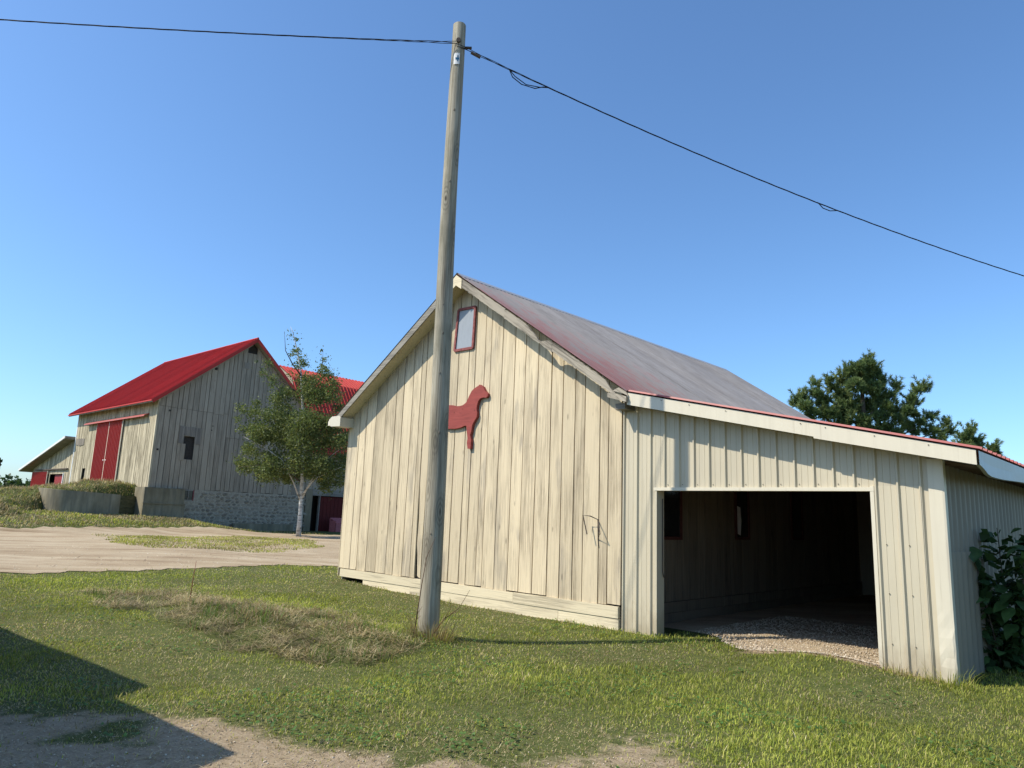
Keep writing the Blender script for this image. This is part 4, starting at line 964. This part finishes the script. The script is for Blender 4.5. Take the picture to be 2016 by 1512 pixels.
# dried mown grass and weeds on the hump
def hump_straw(n):
    lo = np.min(HUMP, 0); hi = np.max(HUMP, 0); x = lo[0]-.6+RNG.random(n)*(hi[0]-lo[0]+1.2); y = lo[1]-.6+RNG.random(n)*(hi[1]-lo[1]+1.2)
    k = pip(x+(fbm(x*1.5, y*1.5)-.5)*1.1, y+(fbm(x*1.5+9, y*1.5)-.5)*1.1, HUMP) & (RNG.random(n) < np.clip(fbm(x*2.3, y*2.3)*2.4-.35, .1, 1)); x, y = x[k], y[k]; n = len(x)
    lean = np.clip(RNG.normal(1.34, .22, n), .1, 1.56); L = .06+.14*RNG.random(n); tint = tint_mix(n, STRAW, (2.4, 2, 1.6, 1.2, 1.2))*(.25+1.35*fbm(x*2.6, y*2.6)[:, None])
    clump = np.clip(fbm(x*3.2, y*3.2)-.42, 0, 1)*.42
    base = np.stack([x, y, gz(x, y)+clump*RNG.random(n)+.004], 1)
    tag(blades('dried_grass', base, L, .0045+.004*RNG.random(n), lean, tint, MAT['blade']), 'brown dried mown grass heaped on the low hump beside the pole', 'dried grass', kind='stuff')
    m = 2600; x = lo[0]+RNG.random(m*5)*(hi[0]-lo[0]); y = lo[1]+RNG.random(m*5)*(hi[1]-lo[1]); k = pip(x, y, HUMP) & (fbm(x*1.6+5, y*1.6) > .56); x, y = x[k], y[k]; m = len(x)
    tg = tint_mix(m, [(.10, .17, .035), (.15, .22, .05), (.2, .2, .07), (.3, .22, .1)], (2, 2, 1.4, 1.2))
    tag(blades('hump_weeds', np.stack([x, y, gz(x, y)], 1), .06+.13*RNG.random(m), .006+.006*RNG.random(m), np.abs(RNG.normal(.4, .3, m)), tg, MAT['blade']), 'coarse green weeds growing through the dried grass hump', 'weeds', kind='stuff')
hump_straw(90000)
# loose dry clippings on bare soil in the foreground
x, y = scatter(16000, 4.3, 9, 1.3); s = soil(x, y); k = (RNG.random(len(x)) < .12+.7*s) & ~inside_buildings(x, y); x, y = x[k], y[k]; n = len(x)
tag(blades('grass_clippings', np.stack([x, y, gz(x, y)+.004+.012*RNG.random(n)], 1), .03+.07*RNG.random(n), .003+.002*RNG.random(n), np.clip(RNG.normal(1.42, .12, n), 1., 1.56), tint_mix(n, STRAW, (2, 1.5, 1, 1.5, .6)), MAT['blade']), 'loose dry grass clippings scattered over bare soil', 'clippings', kind='stuff')
# clover leaves
x, y = scatter(16000, 4.4, 12, 1.4); k = (fbm(x*1.1+50, y*1.1) > .52) & (soil(x, y) < .4) & ~inside_buildings(x, y) & ~pip(x, y, HUMP); x, y = x[k], y[k]; n = len(x)
tag(blades('clover', np.stack([x, y, gz(x, y)+.025+.02*RNG.random(n)], 1), .022+.018*RNG.random(n), .02+.012*RNG.random(n), np.clip(RNG.normal(1.25, .2, n), .7, 1.5), tint_mix(n, [(.10, .19, .045), (.14, .24, .06)], (1, 1)), MAT['leaf']), 'patches of broad clover leaves in the lawn', 'clover', kind='stuff')
# far grass: island in the yard, verge by the barn, the bank
def far_grass(n, f, y0, y1, xr, name, label, L0, L1, pal, wts, W0=.012, dryk=1.5):
    x = xr[0]+RNG.random(n)*(xr[1]-xr[0]); y = y0+RNG.random(n)*(y1-y0); k = f(x, y); x, y = x[k], y[k]; n = len(x)
    o = blades(name, np.stack([x, y, gz(x, y)+.01], 1), L0+(L1-L0)*RNG.random(n)*(.5+fbm(x, y)), W0*(1+RNG.random(n)), np.abs(RNG.normal(.5, .35, n)), np.where((RNG.random(n) < np.clip((fbm(x*.55+11, y*.9)-.42)*dryk, 0, .95))[:, None], tint_mix(n, STRAW, (2, 2, 2, .5, 1.5)), tint_mix(n, pal, wts))*(.5+1.0*fbm(x*.9, y*.9))[:, None], MAT['blade']); tag(o, label, 'grass', kind='stuff')
PALM = GREEN+STRAW[:3]
far_grass(42000, lambda x, y: in_island(x, y) & (RNG.random(len(x)) < np.clip(2.6*fbm(x*.7+4, y*.7)-.6, 0.05, 1)), 23, 36, (-17, -6.5), 'yard_grass', 'strip of thin grass growing in the middle of the gravel yard', .03, .09, PALM, (3, 3, 2, 2, 1, 1, 1, .6), .016)
far_grass(70000, lambda x, y: ~in_road(x, y) & ~inside_buildings(x, y) & (kloc(x, y)[0] < 8), 22, 42, (-34, -9), 'verge_grass', 'rough half-dry grass verge between the gravel yard and the stone basement', .05, .16, PALM, (2, 2, 2, 1.5, 1.5, 1.5, 1.5, 1), .02, 7.)
def bank_grass(n):
    ni, nj, _ = BANK.shape; i = RNG.integers(0, ni-1, n); j = RNG.integers(0, nj-1, n); u, v = RNG.random((2, n, 1))
    P = BANK[i, j]*(1-u)*(1-v)+BANK[i+1, j]*u*(1-v)+BANK[i, j+1]*(1-u)*v+BANK[i+1, j+1]*u*v
    k = P[:, 2] > gz(P[:, 0], P[:, 1])+.02; P = P[k]; n = len(P); f = fbm(P[:, 0]*.9, P[:, 1]*.9)
    c = np.where((RNG.random(n) < np.clip(f*1.7-.05, .2, .95))[:, None], tint_mix(n, STRAW, (2, 2, 2, .5, 1.2)), tint_mix(n, GREEN, (2, 2, 2, 1, 1)))*(.55+.8*fbm(P[:, 0]*1.6, P[:, 1]*1.6))[:, None]
    L = (.05+.17*RNG.random(n))*(.3+1.4*f)
    tag(blades('bank_grass', P, L, .016+.016*RNG.random(n), np.clip(np.abs(RNG.normal(.7, .45, n)), 0, 1.5), c, MAT['blade']), 'long cut and drying grass covering the earth bank below the barn doors', 'grass', kind='stuff')
bank_grass(90000)

# weeds round the pole foot
def tuft(name, label, cx, cy, n, rad, L0, L1, pal, wts, lean=.35, W=.005):
    a = RNG.random(n)*2*math.pi; r_ = rad*np.sqrt(RNG.random(n)); x = cx+r_*np.cos(a); y = cy+r_*np.sin(a)
    root = blades(name, np.stack([x, y, gz(x, y)-.005], 1), L0+(L1-L0)*RNG.random(n)**2, W*(.7+.8*RNG.random(n)), np.abs(RNG.normal(lean, .25, n)), tint_mix(n, pal, wts), MAT['blade'], heading=a); return root
tag(tuft('pole_weeds', None, PX+.05, PY-.12, 700, .34, .08, .36, STRAW+GREEN[:2], (1, 2, 3, 1, 2.5, 1, 1)), 'uncut brown weeds tangled round the foot of the utility pole', 'weeds', kind='stuff')
tag(tuft('wall_weeds', None, *at_barn(4.28, -.12, 0)[:2], 240, .22, .06, .28, GREEN+STRAW[:1], (2, 2, 2, 1, 1, 1)), 'tall grass tuft at the dented corner of the lean-to', 'weeds', kind='stuff')
tag(tuft('jamb_weeds', None, *at_barn(3.8, -.12, 0)[:2], 160, .2, .05, .2, STRAW+GREEN[:2], (2, 2, 2, 1, 1, 1, 1)), 'dry weeds against the right-hand door post of the lean-to', 'weeds', kind='stuff')
def stalk(name, label, pts, rad, twigs, mat):
    p0 = np.array(pts[0]); root = empty(name, tuple(p0)); tag(root, label, 'weed')
    MB().tube([np.array(p_)-p0 for p_ in pts], rad, 5).build('stem', mat, root, True)
    for tw in twigs: MB().tube([np.array(p_)-p0 for p_ in tw], [.0035, .0015], 4).build('twig', mat, root, True)
st = plain('dry_brown_stem', (.13, .075, .045), .8)
g0 = float(gz(PX-.1, PY-.25))
stalk('dry_stalk', 'thin dry stalk leaning up against the utility pole', [(PX-.15, PY-.22, g0), (PX-.09, PY-.2, g0+.6), (PX-.05, PY-.18, g0+.95), (PX+.05, PY-.17, g0+1.2)], [.007, .006, .004, .002], [[(PX-.13, PY-.21, g0+.25), (PX-.06, PY-.25, g0+.36)], [(PX-.14, PY-.21, g0+.18), (PX-.07, PY-.25, g0+.25)]], st)
stalk('dry_branch', 'bare forked twig leaning away from the pole foot', [(PX+.08, PY-.2, g0+.02), (PX+.22, PY-.24, g0+.22), (PX+.40, PY-.26, g0+.36), (PX+.52, PY-.28, g0+.58)], [.008, .006, .004, .002], [[(PX+.22, PY-.24, g0+.22), (PX+.33, PY-.30, g0+.42)], [(PX+.3, PY-.25, g0+.28), (PX+.5, PY-.2, g0+.36)]], st)
q_ = gp(370, 1212); stalk('reddish_stalk', 'single thin reddish weed stalk standing on the dried grass hump', [(q_[0], q_[1], float(gz(q_[0], q_[1]))), (q_[0]+.01, q_[1], .45), (q_[0]+.03, q_[1], .78)], [.007, .006, .003], [[(q_[0]+.01, q_[1], .4), (q_[0]+.07, q_[1], .5)]], plain('reddish_stem', (.2, .06, .04), .8))

# ------------------------------------------------------------------ birch
def leaf_cloud(C, Rr, n, size, pal, wts, name, mat, parent, origin, flat=.75, shell=.45, long=1.35, loose=0.):
    C = np.array(C); Rr = np.array(Rr); p = Rr**2.2; idx = RNG.choice(len(C), n, p=p/p.sum())
    d = RNG.normal(size=(n, 3)); d /= np.linalg.norm(d, axis=1)[:, None]; r_ = RNG.random(n)**shell
    P = C[idx]+d*(Rr[idx]*r_)[:, None]*np.array([1, 1, flat])
    P = P+RNG.normal(size=(n, 3))*loose*(RNG.random((n, 1)) < .35)
    nrm = RNG.normal(size=(n, 3))+np.array([0, 0, .5]); nrm /= np.linalg.norm(nrm, axis=1)[:, None]
    a = np.cross(nrm, RNG.normal(size=(n, 3))); a /= np.linalg.norm(a, axis=1)[:, None]; b = np.cross(nrm, a)
    s = (size*(.6+.8*RNG.random(n)))[:, None]
    V = np.stack([P-a*s*long*.5, P+b*s*.42, P+a*s*long*.5, P-b*s*.42], 1).reshape(-1, 3)-np.array(origin)
    Q = np.arange(4*n).reshape(n, 4); t_ = np.repeat(tint_mix(n, pal, wts)[:, None, :], 4, 1).reshape(-1, 3)
    return raw_mesh(name, V, Q, t_, mat, parent)
BY = 37.1; bb = gp(587, 1057, .2); bb = np.array([bb[0], bb[1], float(gz(bb[0], bb[1]))])
birch = empty('birch_tree', tuple(bb)); tag(birch, 'slender white-barked birch with loose green crown before the big barn', 'tree')
def bp(px, py, dy=0.): return aty(px, py, bb[1]+dy)
trk = [(587, 1060), (591, 1010), (594, 960), (597, 900), (598, 840), (595, 780), (592, 730), (585, 690), (577, 655), (572, 643)]
MB().tube([bp(*p_)-bb for p_ in trk], [.135, .105, .098, .085, .072, .06, .045, .028, .016, .007], 12).build('trunk', MAT['birch'], birch, True)
lim = [[(593, 990), (578, 950), (555, 905), (520, 880), (480, 860)], [(593, 985), (610, 950), (630, 920), (655, 895), (675, 880)], [(594, 975), (618, 945), (645, 930), (672, 920)], [(595, 930), (570, 880), (530, 830), (490, 815)], [(597, 900), (625, 860), (650, 820), (660, 790)], [(597, 860), (575, 810), (550, 770), (525, 720), (515, 705)], [(597, 820), (620, 780), (634, 745), (636, 690)], [(594, 950), (560, 925), (510, 915), (470, 920)], [(593, 740), (575, 715), (562, 690), (560, 652)], [(596, 780), (560, 755), (530, 740), (505, 735)]]
for k_, L_ in enumerate(lim):
    dy = random.uniform(-1.8, 1.2); n_ = len(L_)
    MB().tube([bp(p_[0], p_[1], dy*i/(n_-1))-bb for i, p_ in enumerate(L_)], list(np.linspace(.045, .006, n_)), 7).build('branch', MAT['birch'] if k_ < 3 else MAT['bark'], birch, True)
lob = [(572, 660, 6), (583, 668, 6), (567, 650, 5), (580, 690, 11), (572, 700, 10), (590, 715, 16), (602, 700, 6), (633, 690, 6), (636, 706, 10), (630, 725, 14), (645, 735, 16), (650, 755, 18), (620, 745, 16), (600, 745, 24), (575, 735, 10), (525, 715, 11), (515, 735, 13), (505, 712, 6), (535, 740, 12), (540, 755, 10), (560, 775, 18), (590, 780, 30), (625, 775, 28), (655, 785, 24), (670, 800, 16), (550, 790, 18), (500, 795, 13), (480, 805, 14), (470, 825, 12), (505, 815, 18), (530, 815, 20), (565, 820, 34), (610, 825, 40), (650, 830, 32), (500, 845, 20), (472, 848, 12), (520, 860, 26), (560, 865, 38), (610, 870, 46), (655, 870, 36), (680, 860, 18), (495, 885, 20), (530, 900, 30), (480, 915, 20), (468, 915, 10), (505, 925, 22), (545, 925, 30), (585, 920, 36), (625, 920, 38), (660, 920, 30), (680, 900, 18), (520, 945, 14), (560, 945, 18), (600, 940, 22), (640, 950, 20), (665, 950, 16)]
CC = []; RC = []
for (a, b, r_) in lob:
    for k_ in range(2 if r_ < 16 else 4):
        off = (0 if r_ < 10 else r_*.5); dy = random.uniform(-1, 1)*min(1.9, r_*.075)
        CC.append(bp(a+random.uniform(-off, off), b+random.uniform(-off, off)*.8, dy)); RC.append(r_*random.uniform(.5, .9)*bb[1]/FPX)
leaf_cloud(CC, RC, 54000, .074, [(.115, .145, .045), (.15, .18, .055), (.08, .11, .036), (.21, .22, .075)], (3, 2, 2.5, .9), 'crown', MAT['leaf'], birch, bb, flat=.85, shell=.36, loose=.17)

# ------------------------------------------------------------------ pines behind the lean-to
def pine(name, label, lobes, base_px, Y, n_t, trunk, limbs):
    b0_ = aty(*base_px, Y); b0_[2] = float(gz(b0_[0], b0_[1])); root = empty(name, tuple(b0_)); tag(root, label, 'tree', 'pines beyond the lean-to roof')
    MB().tube([np.zeros(3)]+[aty(*p_, Y)-b0_ for p_ in trunk], list(np.linspace(.24, .03, len(trunk)+1)), 9).build('trunk', MAT['bark'], root, True)
    for L_ in limbs: MB().tube([aty(*p_, Y)-b0_ for p_ in L_], list(np.linspace(.06, .015, len(L_))), 6).build('branch', MAT['bark'], root, True)
    B = []; D = []; Cl = []
    p_ = np.array([l[2]**2 for l in lobes], float); p_ /= p_.sum(); idx = RNG.choice(len(lobes), n_t, p=p_)
    dirs_ = RNG.normal(size=(n_t, 3)); dirs_ /= np.linalg.norm(dirs_, axis=1)[:, None]; rr = RNG.random(n_t)**.42
    for i in range(n_t):
        px, py, r_ = lobes[idx[i]]; R_ = r_*Y/FPX; sh = ((idx[i]*7919) % 100/100-.5)*2*min(1.6, .03*r_*1.2)
        c_ = aty(px, py, Y+sh); d = dirs_[i]; P = c_+d*R_*.72*rr[i]*np.array([1, 1.1, .9])
        q = 15; ax = d*.8+np.array([0, 0, .75]); ax /= np.linalg.norm(ax)
        nd = ax[None]+RNG.normal(size=(q, 3))*.62; nd /= np.linalg.norm(nd, axis=1)[:, None]
        tcol = np.array([(.11, .165, .06), (.14, .195, .065), (.20, .235, .075), (.075, .115, .046)][RNG.choice(4, p=[.4, .3, .12, .18])])
        B.append(np.repeat(P[None], q, 0)); D.append(nd); Cl.append(np.repeat(tcol[None], q, 0)*(.8+.4*RNG.random((q, 1))))
    for l_ in lobes:                                     # upswept shoots give the ragged tips
        R_ = l_[2]*Y/FPX; c_ = aty(l_[0], l_[1], Y)
        for k_ in range(max(3, int(l_[2]*.75))):
            d = RNG.normal(size=3)*np.array([1, .8, .55])+np.array([0, 0, .35]); d /= np.linalg.norm(d); p0 = c_+d*R_*.62; sd2 = d*.7+np.array([0, 0, .8]); sd2 /= np.linalg.norm(sd2)
            Ls = RNG.uniform(.2, .45)*min(1, R_/.25+.3)
            for j in range(5):
                q = 13; P = p0+sd2*Ls*j/4; nd = sd2[None]*.9+RNG.normal(size=(q, 3))*.5; nd /= np.linalg.norm(nd, axis=1)[:, None]
                tcol = np.array([(.13, .18, .062), (.17, .21, .07)][RNG.integers(2)]); B.append(np.repeat(P[None], q, 0)); D.append(nd); Cl.append(np.repeat(tcol[None], q, 0)*(.8+.4*RNG.random((q, 1))))
    B = np.concatenate(B)-b0_; D = np.concatenate(D); Cl = np.concatenate(Cl); n = len(B)
    o = blades('needles', B, .13+.09*RNG.random(n), .016+.010*RNG.random(n), np.zeros(n), Cl, MAT['needle'], parent=root, dirs=D); return root
mainl = [(1690, 722, 15), (1712, 718, 14), (1675, 735, 14), (1700, 742, 22), (1722, 738, 16), (1660, 750, 14), (1685, 760, 22), (1715, 765, 22), (1634, 748, 6), (1640, 765, 12), (1655, 780, 18), (1604, 757, 6), (1608, 775, 13), (1620, 790, 16), (1575, 785, 12), (1565, 795, 9), (1585, 800, 15), (1600, 815, 16), (1630, 815, 22), (1665, 805, 26), (1700, 800, 26), (1732, 790, 16), (1733, 760, 9), (1737, 750, 6), (1755, 780, 10), (1765, 765, 7), (1768, 760, 5), (1745, 800, 14), (1735, 820, 18), (1700, 830, 20), (1660, 835, 20), (1760, 810, 10), (1795, 785, 9), (1808, 770, 9), (1815, 765, 8), (1825, 768, 5), (1800, 795, 10), (1785, 810, 12), (1770, 825, 15), (1800, 815, 9), (1745, 845, 16), (1720, 850, 14), (1790, 840, 12), (1812, 832, 9), (1830, 824, 7), (1842, 820, 4), (1800, 852, 10), (1825, 850, 9), (1840, 848, 7), (1765, 855, 14), (1860, 840, 6), (1864, 832, 4), (1868, 852, 8), (1855, 862, 10), (1838, 866, 6), (1690, 860, 16), (1640, 850, 14), (1640, 890, 28), (1690, 900, 32), (1750, 895, 30), (1800, 890, 22), (1700, 940, 26), (1750, 935, 22), (1650, 935, 22)]
pine('pine_tree', 'tall dark green pine with ragged layered crown rising beyond the lean-to roof', mainl, (1705, 1000), 30., 6400, [(1702, 900), (1700, 840), (1698, 780), (1695, 720)], [[(1702, 880), (1740, 850), (1790, 815), (1815, 770)], [(1703, 890), (1770, 860), (1838, 823)], [(1703, 895), (1790, 870), (1862, 845)], [(1701, 850), (1650, 800), (1610, 775)], [(1700, 830), (1740, 790), (1768, 762)], [(1701, 870), (1620, 820), (1575, 790)]])
pine('pine_tree', 'small pine top with two tufts showing above the red roof edge', [(1908, 852, 9), (1915, 848, 6), (1900, 862, 10), (1912, 870, 13), (1925, 868, 6), (1895, 875, 9), (1910, 885, 14), (1925, 880, 8), (1890, 890, 12), (1910, 905, 18)], (1908, 1010), 33., 520, [(1908, 930), (1908, 850)], [[(1908, 920), (1925, 868)], [(1908, 915), (1893, 875)]])
pine('pine_tree', 'lone pale pine tip poking over the end of the red roof edge', [(1957, 878, 4), (1958, 885, 6), (1950, 890, 6), (1962, 893, 6), (1956, 900, 9), (1945, 898, 5), (1955, 915, 14), (1965, 908, 8)], (1955, 1010), 35., 260, [(1956, 940), (1957, 875)], [[(1956, 930), (1945, 895)]])

# ------------------------------------------------------------------ leafy shrub by the right wall
sb = np.array([6.30, 9.20, 0]); sb[2] = float(gz(sb[0], sb[1])); shrub = empty('leafy_shrub', tuple(sb)); tag(shrub, 'dark green broad-leaved shrub growing against the corrugated side wall', 'shrub')
LM = []
for k_ in range(4):
    m = MB(); w_ = [0, .34, .46, .40, .22, 0]; cl = [(0, 0, 0)]; rows_ = []
    for i in range(6):
        u_ = i/5; cu = .10*math.sin(u_*2.6)*(1+.3*k_)-.25*u_*u_*(.5+.3*k_); rows_.append([(-w_[i], u_*1.25, cu+.10*w_[i]), (0, u_*1.25, cu-.02), (w_[i], u_*1.25, cu+.10*w_[i])])
    m.grid(rows_); LM.append(m.mesh('leaf', True))
    kk = NT('shrub_leaf_%d' % k_ if False else 'shrub_leaf', .42, .35); a = kk.noise(kk.coords((1, 1, 1), True), 3., 3); oi = kk.n('ObjectInfo'); hv = kk.n('HueSaturation')
    kk.l(kk.math('ADD', kk.math('MULTIPLY', oi.outputs['Random'], .7), .65), hv.inputs['Value']); kk.l(kk.ramp(a, [(.3, (.035, .075, .022)), (.7, (.07, .125, .035))]), hv.inputs['Color']); LM[-1].materials.append(kk.color(hv.outputs[0]))
stems = []
for k_ in range(13):
    a_ = random.uniform(0, 2*math.pi); hh = random.uniform(.8, 1.72); rx = random.uniform(.1, .78)
    if k_ < 5: a_, hh, rx = (2.6, 1.62, .5) if k_ == 0 else (3.6, 1.5, .68) if k_ == 1 else (4.4, 1.3, .6) if k_ == 2 else (3.2, .95, .8) if k_ == 3 else (3.9, 1.7, .3)
    pts = [np.array([rx*.35*math.cos(a_), rx*.35*math.sin(a_), -.05]), np.array([rx*.7*math.cos(a_), rx*.7*math.sin(a_), hh*.5]), np.array([rx*math.cos(a_), rx*math.sin(a_), hh])]
    MB().tube(pts, [.014, .01, .005], 6).build('stem', MAT['bark'], shrub, True); stems.append(pts)
for k_ in range(290):
    p_ = random.choice(stems); t_ = random.uniform(.08, 1); q_ = p_[0]*(1-t_)**2+2*p_[1]*t_*(1-t_)+p_[2]*t_*t_ if True else 0
    a_ = random.uniform(0, 2*math.pi); r_ = random.uniform(.02, .16); o = link('leaf', random.choice(LM), None, shrub)
    o.location = (q_[0]+r_*math.cos(a_), q_[1]+r_*math.sin(a_), max(.04, q_[2]+random.uniform(-.05, .05))); s_ = random.uniform(.11, .20); o.scale = (s_, s_, s_); o.rotation_euler = (random.uniform(-.9, .15), random.uniform(-.35, .35), a_-math.pi/2)

CC = []; RC = []
for p_ in stems:
    for t_ in np.linspace(.1, .92, 7): CC.append(sb+p_[0]*(1-t_)**2+2*p_[1]*t_*(1-t_)+p_[2]*t_*t_); RC.append(.2)
CC = [np.array([c_[0], c_[1], max(c_[2], sb[2]+.15)]) for c_ in CC]
tag(leaf_cloud(CC, RC, 1500, .10, [(.03, .065, .02), (.05, .095, .028)], (1, 1), 'inner_foliage', MAT['leaf'], shrub, sb, shell=.6), kind='stuff')

# ------------------------------------------------------------------ distant woods, and a tree at the yard's edge
def woods():
    C = []; Rr = []
    for k_ in range(520):
        a_ = R(random.uniform(-62, 50)); d = random.uniform(210, 330); x_, y_ = d*math.sin(a_), d*math.cos(a_); z_ = float(gz(x_, y_))
        h = random.uniform(2.5, 5.5)
        for j in range(5): C.append((x_+random.uniform(-3, 3), y_+random.uniform(-3, 3), z_+h*random.uniform(.25, .95))); Rr.append(random.uniform(1.5, 2.6))
    o = leaf_cloud(C, Rr, 70000, .95, [(.045, .075, .022), (.06, .095, .028), (.035, .06, .022), (.085, .11, .035)], (3, 2, 2, .8), 'distant_woods', MAT['leaf'], None, (0, 0, 0), flat=.9)
    tag(o, 'distant wooded ridge beyond the barns', 'woods', kind='stuff')
woods()
tb = np.array([-58., 70., 0]); tb[2] = float(gz(tb[0], tb[1])); tx = aty(-48, 940, 70.); tb[0] = tx[0]
lt = empty('field_tree', tuple(tb)); tag(lt, 'dark leafy tree just showing at the edge of the far field', 'tree')
MB().tube([(0, 0, -.3), (.1, 0, 2.5), (0, .1, 5)], [.25, .18, .06], 8).build('trunk', MAT['bark'], lt, True)
CC = [(tb[0]+random.uniform(-1.0, .9), tb[1]+random.uniform(-1.3, 1.3), tb[2]+random.uniform(1.6, 5.2)) for k_ in range(26)]
leaf_cloud(CC, [random.uniform(.4, .75) for _ in CC], 3000, .3, [(.03, .05, .016), (.045, .07, .02)], (1, 1), 'crown', MAT['leaf'], lt, tb)

# ------------------------------------------------------------------ outbuilding behind the photographer whose roof shades the lower left of the lawn
def outbuilding():
    ang = math.atan2(-2.63, 3.19); E = np.array([math.cos(ang), math.sin(ang)]); Nn = np.array([E[1], -E[0]])      # Nn points away from the lawn
    if Nn[0] > 0: Nn = -Nn
    Bc = np.array([-3.09, 6.74])-3.0/math.tan(SUN_EL)*SUN_DIR
    root = empty('outbuilding', (Bc[0], Bc[1], 0), ang); tag(root, 'outbuilding beside the photographer casting its roof shadow on the lawn', 'building')
    # local x along the eave (negative = away), y = -depth
    MB().box(-9, -.3, -5.2, -.35, -.2, 2.8).build('wall', MAT['barn_wood'], root)
    MB().slab([(0, 3.0), (0, 2.88), (-5.5, 2.88), (-5.5, 3.0), (-2.75, 4.6)], -9.3, 0, 'x').build('roof', MAT['asphalt_roof'], root)
    MB().box(-.28, 2.05, -4.6, -.62, -.2, 2.3).build('porch_wall', MAT['barn_wood'], root)
    MB().slab([(-.02, 2.5), (-.02, 2.4), (-4.9, 2.4), (-4.9, 2.5), (-2.45, 3.5)], .02, 2.35, 'x').build('porch_roof', MAT['asphalt_roof'], root)
    d = MB().box(-4, -3.1, -.38, -.33, 0, 2.05).build('door', MAT['red_trim'], root); MB().box(-3.2, -3.15, -.42, -.37, 1, 1.1).build('handle', MAT['iron'], d)
outbuilding()
